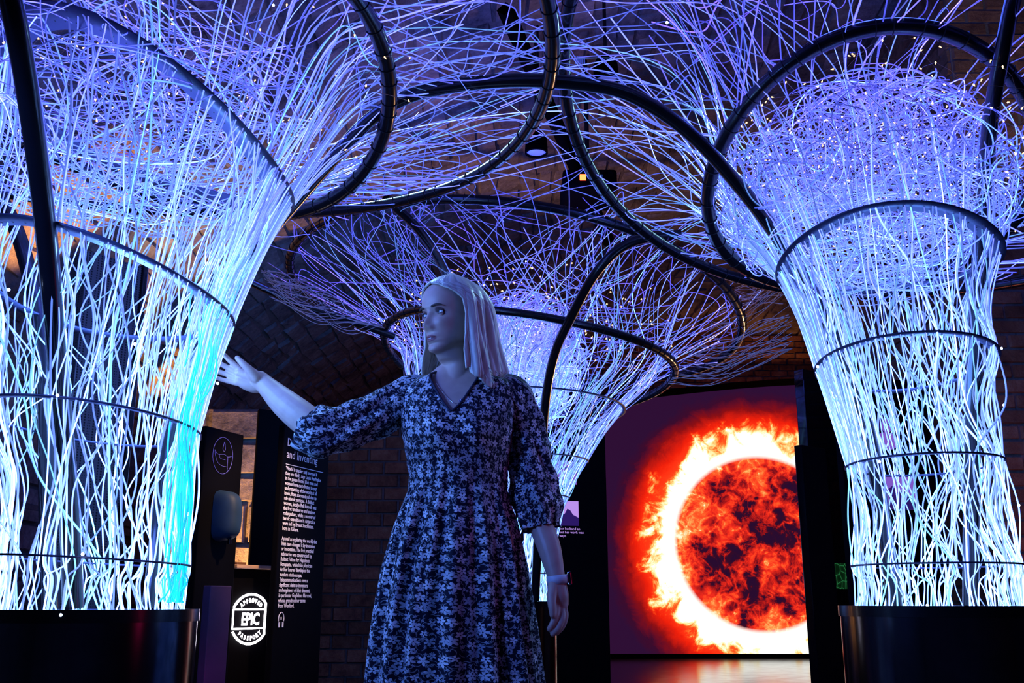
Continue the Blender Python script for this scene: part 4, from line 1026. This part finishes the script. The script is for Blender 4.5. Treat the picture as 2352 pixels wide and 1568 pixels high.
nt.links.new(c_, b.inputs['Base Color']); nt.links.new(b.outputs[0], out.inputs[0]); MAT['skin'] = m
woman = empty('person', (-.156, 2.93, 0), 'woman with long pale blonde hair in a dark floral dress, arm outstretched', 'person')
body = child(link('body', bme, None, 'skin'), woman)
# eyes
MAT['eye_white'] = plain('eye_white', (.75, .75, .75), .15, noise=.02); MAT['iris'] = plain('iris', (.08, .13, .18), .15); MAT['pupil'] = plain('pupil', (.005, .005, .005), .1)
MAT['brow'] = plain('brow_hair', (.05, .03, .025), .8)
def sphere_patch(name, c, r_, amin, amax, axis_f, axis_l, axis_u, mat, parent, lat=None, n_=28):
    """patch of a sphere facing axis_f: polar angle amin..amax, or latitude band lat"""
    v, f = [], []
    if lat is None:
        A = np.linspace(amin, amax, 10)
        for a in A:
            for k in range(n_):
                t = 2*np.pi*k/n_; v.append(c+r_*(math.cos(a)*axis_f+math.sin(a)*(math.cos(t)*axis_l+math.sin(t)*axis_u)))
        f = [(i*n_+k, i*n_+(k+1) % n_, (i+1)*n_+(k+1) % n_, (i+1)*n_+k) for i in range(9) for k in range(n_)]
    return child(mk(name, v, f, mat, smooth=True), parent)
for s_ in (1, -1):
    ec = H(.0665, s_*.0345, .0005); gz = fw*.93-lf*.36*1; gz = gz/np.linalg.norm(gz)  # she looks a little to her right
    gl_ = np.cross([0, 0, 1.], gz); gl_ /= np.linalg.norm(gl_); gu = np.cross(gz, gl_); gu = gu if gu[2] > 0 else -gu
    sphere_patch('eyeball', ec, .0118, .0, 1.0, fw, lf, up, 'eye_white', woman)
    sphere_patch('iris', ec, .01200, .0, .50, gz, gl_, gu, 'iris', woman)
    sphere_patch('pupil', ec, .01205, .0, .22, gz, gl_, gu, 'pupil', woman)
    # lids: curved bands over the ball leaving an almond opening
    for up_ in (1, -1):
        v, f = [], []; na, nb = 22, 8
        for i in range(na):
            a = -1.15+2.3*i/(na-1); edge = (.44 if up_ > 0 else .24)*max(0, 1-(a/1.12)**2)**.6
            for k in range(nb):
                e_ = up_*(edge+(1.25-edge)*k/(nb-1)); rr = .0134+.0002*k/nb-.0009*(abs(a)/1.15)**3-.0009*(abs(e_)/1.25)**3
                v.append(ec+rr*(math.cos(e_)*math.cos(a)*fw+math.cos(e_)*math.sin(a)*lf+math.sin(e_)*up))
        f = [(i*nb+k, i*nb+k+1, (i+1)*nb+k+1, (i+1)*nb+k) for i in range(na-1) for k in range(nb-1)]
        child(mk('eyelid', v, f, 'skin', smooth=True), woman)
    L_ = []
    for i in range(13):
        a = -1.05+2.1*i/12; e_ = .44*max(0, 1-(a/1.12)**2)**.6
        L_.append(ec+.0142*(math.cos(e_)*math.cos(a)*fw+math.cos(e_)*math.sin(a)*lf+math.sin(e_)*up))
    V_, Q_ = tubes(np.array(L_)[None], np.interp(range(13), [0, 6, 12], [.0008, .0021, .0010])[None], 6); child(link('eyelashes', np_mesh('eyelashes', V_[0], Q_), None, 'brow'), woman)
    # brow
    B_ = []
    for i in range(11):
        t = i/10; l_ = .015+.036*t; z_ = .0185+.0065*math.sin(t*2.2)-.004*t
        f_ = .0955-.012*(l_/.05)**2.2-.002
        B_.append(H(f_, s_*l_, z_-.001))
    V_, Q_ = tubes(np.array(B_)[None], (1.25*np.array([.0018, .0026, .003, .003, .003, .0029, .0027, .0024, .002, .0015, .0008]))[None], 8); child(link('eyebrow', np_mesh('eyebrow', V_[0], Q_), None, 'brow'), woman)
# teeth glimpse between the lips
child(mk('teeth', [H(.0885, -.008, -.0742), H(.0885, .008, -.0742), H(.0885, .008, -.0756), H(.0885, -.008, -.0756), H(.083, -.008, -.0742), H(.083, .008, -.0742), H(.083, .008, -.0756), H(.083, -.008, -.0756)],
    [(0, 1, 2, 3), (4, 7, 6, 5), (0, 4, 5, 1), (3, 2, 6, 7), (0, 3, 7, 4), (1, 5, 6, 2)], 'eye_white'), woman)

# hair: shell plus locks
m, nt, out = new_mat('blonde_hair')
b = N(nt, 'ShaderNodeBsdfPrincipled'); b.inputs['Roughness'].default_value = .38; b.inputs['Specular IOR Level'].default_value = .5
uv = N(nt, 'ShaderNodeUVMap'); mp = N(nt, 'ShaderNodeMapping'); mp.inputs['Scale'].default_value = (60, 1.2, 1); nt.links.new(uv.outputs[0], mp.inputs[0])
nz = N(nt, 'ShaderNodeTexNoise', i_Scale=1., i_Detail=4.); nt.links.new(mp.outputs[0], nz.inputs['Vector'])
nt.links.new(ramp(nt, nz.outputs['Fac'], [(.3, (.42, .39, .31)), (.5, (.70, .67, .56)), (.72, (.90, .88, .78))]), b.inputs['Base Color'])
bp = N(nt, 'ShaderNodeBump', i_Strength=.5, i_Distance=.004); nt.links.new(nz.outputs['Fac'], bp.inputs['Height']); nt.links.new(bp.outputs[0], b.inputs['Normal'])
nt.links.new(b.outputs[0], out.inputs[0]); MAT['hair'] = m
# shell radii by height (relative to eye line)
hb = [(-.30, .192), (-.235, .190), (-.2, .183), (-.15, .170), (-.1, .158), (-.05, .150), (0, .142), (.04, .134), (.07, .120), (.095, .094), (.115, .058), (.128, .022), (.134, .0)]
hs = [(-.30, .120), (-.235, .122), (-.2, .119), (-.15, .112), (-.1, .104), (-.05, .099), (0, .096), (.04, .093), (.07, .083), (.095, .064), (.115, .040), (.128, .015), (.134, .0)]
hf_ = [(-.30, .100), (-.2, .095), (-.1, .09), (0, .095), (.04, .103), (.07, .098), (.095, .082), (.115, .052), (.128, .018), (.134, .0)]
op = [(-.30, 62), (-.235, 62), (-.2, 60), (-.15, 60), (-.1, 66), (-.03, 70), (.02, 68), (.05, 56), (.066, 40), (.078, 20), (.086, 2), (.09, 0), (.134, 0)]
def hair_pt(z, a, gr=0, side=1):
    """a in -180..180 deg from the face direction, + = her left"""
    ar = np.radians(a); c, s_ = np.cos(ar), np.sin(ar)
    B_, S_, F_ = sm(z, hb)+gr, sm(z, hs)+gr, sm(z, hf_)+gr
    S_ = S_*np.where(s_ < 0, .92, 1.0)
    f = np.where(c > 0, F_, B_)*np.sign(c)*np.abs(c)**.95-.006; l = S_*np.sign(s_)*np.abs(s_)**.92
    return HC+np.multiply.outer(f, fw)+np.multiply.outer(l, lf)+np.multiply.outer(z+0*a, up)
nz_, na_ = 90, 150
def lockn(a, z):
    return (.0045*np.sin(a*.16+1.0+z*5)+.0035*np.sin(a*.37+2.1-z*9)+.0018*np.sin(a*.9+z*12))
def hair_shell(gr=0., zb0=-.214):
    V_ = []; UV = []
    for i in range(nz_):
        t = i/(nz_-1)
        for j in range(na_):
            u = j/(na_-1)
            z = .1335+(zb0-.1335)*t
            opn = float(ip(z, op)); a = opn+(360-2*opn)*u; aa = a if a <= 180 else a-360
            zbot = zb0+.012*math.sin(aa*.11)+.006*math.sin(aa*.31)
            # near the front edges the hair is a little shorter; the back dips
            k_ = 1-.16*math.exp(-((a-opn)/16)**2)-.22*math.exp(-((360-opn-a)/16)**2)
            z = .1335+(zbot*k_-.1335)*t
            fade = min(1, max(0, (.11-z)/.15))*min(1, .15+min(a-opn, 360-opn-a)/22)
            p = hair_pt(z, aa, gr+fade*lockn(a, z)*1.5-.012*max(0, (t-.9)/.1)**2*(.6 if aa < 0 else .3))
            V_.append(p); UV.append((u, t))
    return np.array(V_), UV
V_, UV = hair_shell()
def grid_obj(name, V_, UV, n1, n2, mat, parent, thick=None):
    F_ = [(i*n2+j, i*n2+j+1, (i+1)*n2+j+1, (i+1)*n2+j) for i in range(n1-1) for j in range(n2-1)]
    me = bpy.data.meshes.new(name); me.from_pydata([tuple(p) for p in V_], [], F_); me.update()
    ul = me.uv_layers.new(name='UVMap'); li = np.zeros(len(me.loops), np.int32); me.loops.foreach_get('vertex_index', li)
    ul.data.foreach_set('uv', np.array(UV, np.float32)[li].ravel())
    o = link(name, me, None, mat, True)
    if thick: md = o.modifiers.new('solid', 'SOLIDIFY'); md.thickness = thick; md.offset = -1
    return child(o, parent)
hair = grid_obj('hair', V_, UV, nz_, na_, 'hair', woman, .006)
# locks laid over the shell
LV_, LQ_, LU_ = [], [], []
for k in range(230):
    a0 = random.uniform(32, 330); z0 = random.uniform(.02, .125) if random.random() < .7 else random.uniform(-.1, .05); z1 = random.uniform(-.222, -.185)
    n_ = 16; pts = []
    for i in range(n_):
        t = i/(n_-1); z = z0+(z1-z0)*t; opn = float(ip(z, op)); a = opn+2+(360-2*opn-4)*((a0/360)+.012*math.sin(t*5+k)*t)
        aa = a if a <= 180 else a-360
        flick = .012*max(0, (t-.88)/.12)**2*(1 if aa > 90 or aa < -120 else -.8)
        pts.append(hair_pt(z, aa, .0015+min(1, max(0, (.11-z)/.15))*lockn(a, z)*1.5+flick))
    w_ = random.uniform(.0022, .0055); rad = w_*np.interp(np.linspace(0, 1, n_), [0, .2, .8, 1], [.15, 1, .9, .1])
    P = np.array(pts); V4, Q4 = tubes(P[None], rad[None], 5); b0 = len(LV_)
    LQ_ += [tuple(int(i)+b0 for i in q) for q in Q4]; LV_ += [tuple(p) for p in V4[0]]; LU_ += [(a0/360+.003*(j % 5), (j//5)/n_) for j in range(n_*5)]
me = bpy.data.meshes.new('hair_locks'); me.from_pydata(LV_, [], LQ_); me.update(); ul = me.uv_layers.new(name='UVMap')
li = np.zeros(len(me.loops), np.int32); me.loops.foreach_get('vertex_index', li); ul.data.foreach_set('uv', np.array(LU_, np.float32)[li].ravel())
lk = link('hair_locks', me, None, 'hair', True); lk.parent = hair; tag(lk, kind='stuff')

# dress ---------------------------------------------------------------
m, nt, out = new_mat('floral_print')
b = N(nt, 'ShaderNodeBsdfPrincipled'); b.inputs['Roughness'].default_value = .8; b.inputs['Specular IOR Level'].default_value = .2
uv = N(nt, 'ShaderNodeUVMap')
def flowers(scale, petals, R0, off):
    ad = N(nt, 'ShaderNodeVectorMath', operation='ADD'); nt.links.new(uv.outputs[0], ad.inputs[0]); ad.inputs[1].default_value = off
    vo = N(nt, 'ShaderNodeTexVoronoi', voronoi_dimensions='2D', i_Scale=scale, i_Randomness=.72); nt.links.new(ad.outputs[0], vo.inputs['Vector'])
    sb = N(nt, 'ShaderNodeVectorMath', operation='SUBTRACT'); nt.links.new(ad.outputs[0], sb.inputs[0]); nt.links.new(vo.outputs['Position'], sb.inputs[1])
    s3 = N(nt, 'ShaderNodeSeparateXYZ'); nt.links.new(sb.outputs[0], s3.inputs[0]); sc = N(nt, 'ShaderNodeSeparateXYZ'); nt.links.new(vo.outputs['Color'], sc.inputs[0])
    return s3.outputs[0], s3.outputs[1], sc.outputs[0], sc.outputs[1], sc.outputs[2]
def petal_mask(scale, petals, R0, off):
    x, y, c1, c2, c3 = flowers(scale, petals, R0, off)
    r_ = M(nt, 'SQRT', M(nt, 'ADD', M(nt, 'MULTIPLY', x, x), M(nt, 'MULTIPLY', y, y)))
    a_ = M(nt, 'ADD', M(nt, 'ARCTAN2', y, x), M(nt, 'MULTIPLY', c1, 6.28))
    pet = M(nt, 'ABSOLUTE', M(nt, 'COSINE', M(nt, 'MULTIPLY', a_, petals/2)))
    R_ = M(nt, 'MULTIPLY', M(nt, 'ADD', .16, M(nt, 'MULTIPLY', M(nt, 'POWER', pet, .95), .84)), M(nt, 'MULTIPLY', M(nt, 'ADD', .7, M(nt, 'MULTIPLY', c2, .5)), R0))
    mk_ = M(nt, 'LESS_THAN', r_, R_); hole = M(nt, 'GREATER_THAN', r_, R0*.14)
    return M(nt, 'MULTIPLY', mk_, hole), c3
def leaf_mask(scale, L0, off):
    x, y, c1, c2, c3 = flowers(scale, 0, 0, off)
    a_ = M(nt, 'MULTIPLY', c1, 6.28); ca_, sa_ = M(nt, 'COSINE', a_), M(nt, 'SINE', a_)
    u_ = M(nt, 'ADD', M(nt, 'MULTIPLY', x, ca_), M(nt, 'MULTIPLY', y, sa_)); v_ = M(nt, 'SUBTRACT', M(nt, 'MULTIPLY', y, ca_), M(nt, 'MULTIPLY', x, sa_))
    v_ = M(nt, 'ADD', v_, M(nt, 'MULTIPLY', M(nt, 'MULTIPLY', u_, u_), 60))
    return M(nt, 'LESS_THAN', M(nt, 'ADD', M(nt, 'POWER', M(nt, 'DIVIDE', M(nt, 'ABSOLUTE', u_), L0), 2), M(nt, 'POWER', M(nt, 'DIVIDE', M(nt, 'ABSOLUTE', v_), L0*.15), 2)), 1)
f1, k1 = petal_mask(36, 5, .0118, (0, 0, 0)); f2, k2 = petal_mask(58, 5, .0045, (3.3, 1.7, 0)); l1 = leaf_mask(52, .0085, (7.1, 2.2, 0)); l2 = leaf_mask(70, .0065, (1.1, 9.2, 0))
base = (.004, .005, .02, 1)
mx = N(nt, 'ShaderNodeMix', data_type='RGBA'); nt.links.new(M(nt, 'MULTIPLY', M(nt, 'MAXIMUM', l1, l2), .38), mx.inputs[0]); mx.inputs[6].default_value = base; mx.inputs[7].default_value = (.55, .6, .66, 1)
mx1 = N(nt, 'ShaderNodeMix', data_type='RGBA'); nt.links.new(M(nt, 'MULTIPLY', f2, .6), mx1.inputs[0]); nt.links.new(mx.outputs[2], mx1.inputs[6]); mx1.inputs[7].default_value = (.55, .58, .68, 1)
mx2 = N(nt, 'ShaderNodeMix', data_type='RGBA'); nt.links.new(f1, mx2.inputs[0]); nt.links.new(mx1.outputs[2], mx2.inputs[6])
nt.links.new(ramp(nt, k1, [(0, (.28, .31, .40)), (1, (.78, .80, .84))]), mx2.inputs[7]); nt.links.new(mx2.outputs[2], b.inputs['Base Color'])
wv = N(nt, 'ShaderNodeTexNoise', i_Scale=420.); nt.links.new(uv.outputs[0], wv.inputs['Vector']); bp = N(nt, 'ShaderNodeBump', i_Strength=.15, i_Distance=.001); nt.links.new(wv.outputs['Fac'], bp.inputs['Height']); nt.links.new(bp.outputs[0], b.inputs['Normal'])
nt.links.new(b.outputs[0], out.inputs[0]); MAT['dress'] = m
# silhouette edges taken from the figure: z, x left, x right
def xz(px, py): p = W(px, py, YW+.03); return p[0], p[2]
ED = []
for py, a, b_ in ((1700, 828, 1262), (1568, 846, 1242), (1480, 855, 1232), (1400, 866, 1222), (1300, 884, 1208), (1200, 912, 1186), (1160, 926, 1172), (1120, 939, 1165), (1090, 940, 1166), (1060, 936, 1169), (1000, 924, 1180), (960, 916, 1186), (920, 912, 1192), (895, 922, 1196), (880, 936, 1188), (872, 955, 1165), (864, 985, 1130), (858, 1004, 1095)):
    xa, z = xz(a, py); xb, _ = xz(b_, py); ED.append((z, xa, xb))
ED = np.array(ED)
DF = np.array([(.20, .19, .20), (.50, .17, .19), (.80, .135, .15), (.95, .118, .125), (1.02, .110, .106), (1.09, .118, .106), (1.16, .136, .108), (1.22, .131, .112), (1.28, .108, .110), (1.32, .092, .098), (1.345, .080, .085), (1.365, .067, .072), (1.385, .057, .064)])
zV = W(1040, 950, 2.83)[2]
nU = 200; zr = np.concatenate([np.linspace(.33, 1.0, 60), np.linspace(1.01, ED[-1, 0], 70)])
V_, UV = [], []; 
for i, z in enumerate(zr):
    xa, xb = np.interp(z, ED[:, 0], ED[:, 1]), np.interp(z, ED[:, 0], ED[:, 2]); cx_, hw = (xa+xb)/2, (xb-xa)/2
    fd, bd = np.interp(z, DF[:, 0], DF[:, 1]), np.interp(z, DF[:, 0], DF[:, 2])
    vx = -.170; half = np.interp(z, [zV, zV+.001, zV+.03, 1.33, 1.40], [0, .001, .022, .064, .072]) if z > zV else 0
    e0, e1 = (math.asin(min(.95, max(-.95, (vx-half-cx_)/hw))), math.asin(min(.95, max(-.95, (vx+half-cx_)/hw)))) if z > zV else (math.asin((vx-cx_)/hw),)*2
    for j in range(nU+1):
        t = e1+(2*np.pi+e0-e1)*j/nU
        c, s_ = math.cos(t), math.sin(t)
        fam = np.interp(z, [.33, .9, 1.0, 1.03, 1.08], [.020, .010, .0035, .0022, 0])
        fold = fam*(math.sin(t*15+1.3*math.sin(z*3))+.5*math.sin(t*27+2)+.4*math.sin(t*8+z*2))
        wr = .0022*math.sin(z*95+3*math.sin(t*2+z*14))*np.interp(z, [.95, 1.03, 1.1, 1.3], [0, 1, .6, .5])+.004*math.sin(t*9+z*25)*np.interp(z, [1.0, 1.08, 1.25], [0, .7, .5])
        e = fold+wr; edge = 1 if abs(s_) < .97 else .5
        x = cx_+(hw+e*.6)*np.sign(s_)*abs(s_)**.92; y = 2.93-((fd if c > 0 else bd)+e)*np.sign(c)*abs(c)**.85
        # bust
        if c > 0: y -= .016*(math.exp(-((x-cx_-.062)/.045)**2)+math.exp(-((x-cx_+.062)/.045)**2))*math.exp(-((z-1.165)/.05)**2)
        tw = (t+math.pi) % (2*math.pi)-math.pi
        V_.append((x, y, z)); UV.append((tw*np.interp(z, [.33, 1.0, 1.3], [.205, .145, .165]), z*1.0+.02*math.sin(t)))
dress = grid_obj('dress', np.array(V_), UV, len(zr), nU+1, 'dress', woman, .003)
import bmesh
_b = bmesh.new(); _b.from_mesh(dress.data); bmesh.ops.remove_doubles(_b, verts=_b.verts, dist=.0004); _b.to_mesh(dress.data); _b.free(); dress.data.shade_smooth()
# neckline binding along the V
nb_ = len(zr); rowV = [i for i, z in enumerate(zr) if z > zV]
edgeP = [V_[i*(nU+1)+nU] for i in rowV[::-1]]+[V_[i*(nU+1)] for i in rowV]
tube_obj('neckline_binding', [np.array(p)+np.array([0, -.002, 0]) for p in edgeP[::3]], .0035, plain('navy_binding', (.012, .014, .045), .8), woman, 8, 3)
# collar facings: small folded flaps each side of the V
def sleeve(name, pts, rads, squash, n_=72, sub=10, frill=0, seed=0):
    P = catmull(np.asarray(pts)[None], sub)[0]; rs = np.asarray(rads, float); rr = catmull(np.stack([rs, rs*0, rs*0], 1)[None], sub)[0][:, 0]
    cum = np.concatenate([[0], np.cumsum(np.linalg.norm(np.diff(P, axis=0), axis=1))])
    T = np.gradient(P, axis=0); T /= np.linalg.norm(T, axis=1, keepdims=True); V_, UV = [], []
    for i in range(len(P)):
        a = np.cross(T[i], [0, 1., 0]); a /= np.linalg.norm(a); b_ = np.cross(T[i], a); t_ = i/(len(P)-1)
        for j in range(n_+1):
            t = 2*np.pi*j/n_
            w_ = (.006*math.sin(t*5+seed+4*t_)+.004*math.sin(t*9+cum[i]*40+seed)+.003*math.sin(cum[i]*70+2*math.sin(t+seed)))*min(1, 3*t_+.1)
            w_ += frill*max(0, (t_-.86)/.14)*.006*math.sin(t*16)
            r_ = rr[i]+w_
            V_.append(P[i]+a*r_*math.cos(t)+b_*r_*squash*math.sin(t)); UV.append((t*.07+seed, cum[i]+seed*.37))
    return grid_obj(name, np.array(V_), UV, len(P), n_+1, 'dress', woman, .003)
sleeve('sleeve', [W(985, 915, 2.93), W(945, 912, 2.93), W(890, 940, 2.91), W(830, 965, 2.88), W(775, 985, 2.86), W(735, 991, 2.85), W(708, 990, 2.85), W(699, 987, 2.853)], (.060, .066, .066, .062, .066, .074, .064, .052), .9, frill=.6, seed=1.3)
sleeve('sleeve', [W(1130, 905, 2.93), W(1172, 912, 2.935), W(1200, 975, 2.95), W(1216, 1050, 2.95), W(1224, 1110, 2.94), W(1234, 1165, 2.925), W(1240, 1196, 2.912), W(1243, 1214, 2.908)], (.048, .066, .061, .062, .067, .067, .056, .050), .9, frill=1, seed=4.2)
# necklace pendant
pp = W(1059, 922, 2.818); pd = empty('x', (0, 0, 0)); bpy.data.objects.remove(pd)
MAT['silver'] = plain('silver', (.7, .7, .8), .2, 1)
ch_pts = [W(1002, 880, 2.855), W(1020, 905, 2.832), W(1042, 925, 2.818), W(1059, 922, 2.816), W(1078, 905, 2.825), W(1098, 880, 2.85)]
tube_obj('necklace_chain', ch_pts, .0007, 'silver', woman, 5, 6)
vs, fs = [], []
for k in range(5):
    a = k*2*math.pi/5+.3; c = pp+np.array([math.cos(a)*.005, -.003, math.sin(a)*.005]); b0 = len(vs)
    vs += [c+np.array(d_)*.0035 for d_ in ((1, 0, 0), (-1, 0, 0), (0, 1, 0), (0, -1, 0), (0, 0, 1), (0, 0, -1))]
    fs += [tuple(b0+i for i in q) for q in ((0, 3, 4), (3, 1, 4), (1, 2, 4), (2, 0, 4), (3, 0, 5), (1, 3, 5), (2, 1, 5), (0, 2, 5))]
child(mk('pendant', vs, fs, 'silver'), woman)
# shoes
for sx in (-1, 1):
    bx_ = -.156+sx*.085
    v, f = limb([(bx_, 2.97, .034), (bx_+.008*sx, 2.90, .032), (bx_+.018*sx, 2.80, .026)], (.038, .043, .034), 20); v = np.array(v); v[:, 2] = np.maximum(v[:, 2], .002)
    child(mk('shoe', v, f, 'black_panel', smooth=True), woman)
# smart watch
wr_ = W(1281, 1331, 2.86); wa = W(1279, 1315, 2.86); ax_ = wr_-wa; ax_ /= np.linalg.norm(ax_)
e1 = np.cross(ax_, [0, 1., 0]); e1 /= np.linalg.norm(e1); e1 = e1 if e1[0] > 0 else -e1; e2 = np.cross(ax_, e1)
watch = empty('watch', tuple(wr_), 'white-strapped smart watch on the wrist of the hanging arm', 'watch')
MAT['strap'] = plain('white_strap', (.62, .64, .70), .5, noise=.04)
v = []; n_ = 40; prof = [(.0285, -.012), (.0300, -.012), (.0305, 0), (.0300, .012), (.0285, .012), (.0278, 0)]
for r_, h_ in prof:
    for k in range(n_): t = 2*math.pi*k/n_; v.append(wr_+ax_*h_+e1*r_*math.cos(t)*1.03+e2*r_*math.sin(t)*.95)
f = [(i*n_+k, i*n_+(k+1) % n_, ((i+1) % 6)*n_+(k+1) % n_, ((i+1) % 6)*n_+k) for i in range(6) for k in range(n_)]
child(mk('strap', v, f, 'strap', smooth=True), watch)
Bw = (wr_+e1*.031, -e2, -ax_, e1)
box('case', (0, .003, 0), (.030, .009, .036), 'black_steel', watch, .004, Bw)
box('screen', (0, .0082, 0), (.026, .002, .031), 'gloss_black', watch, .001, Bw)
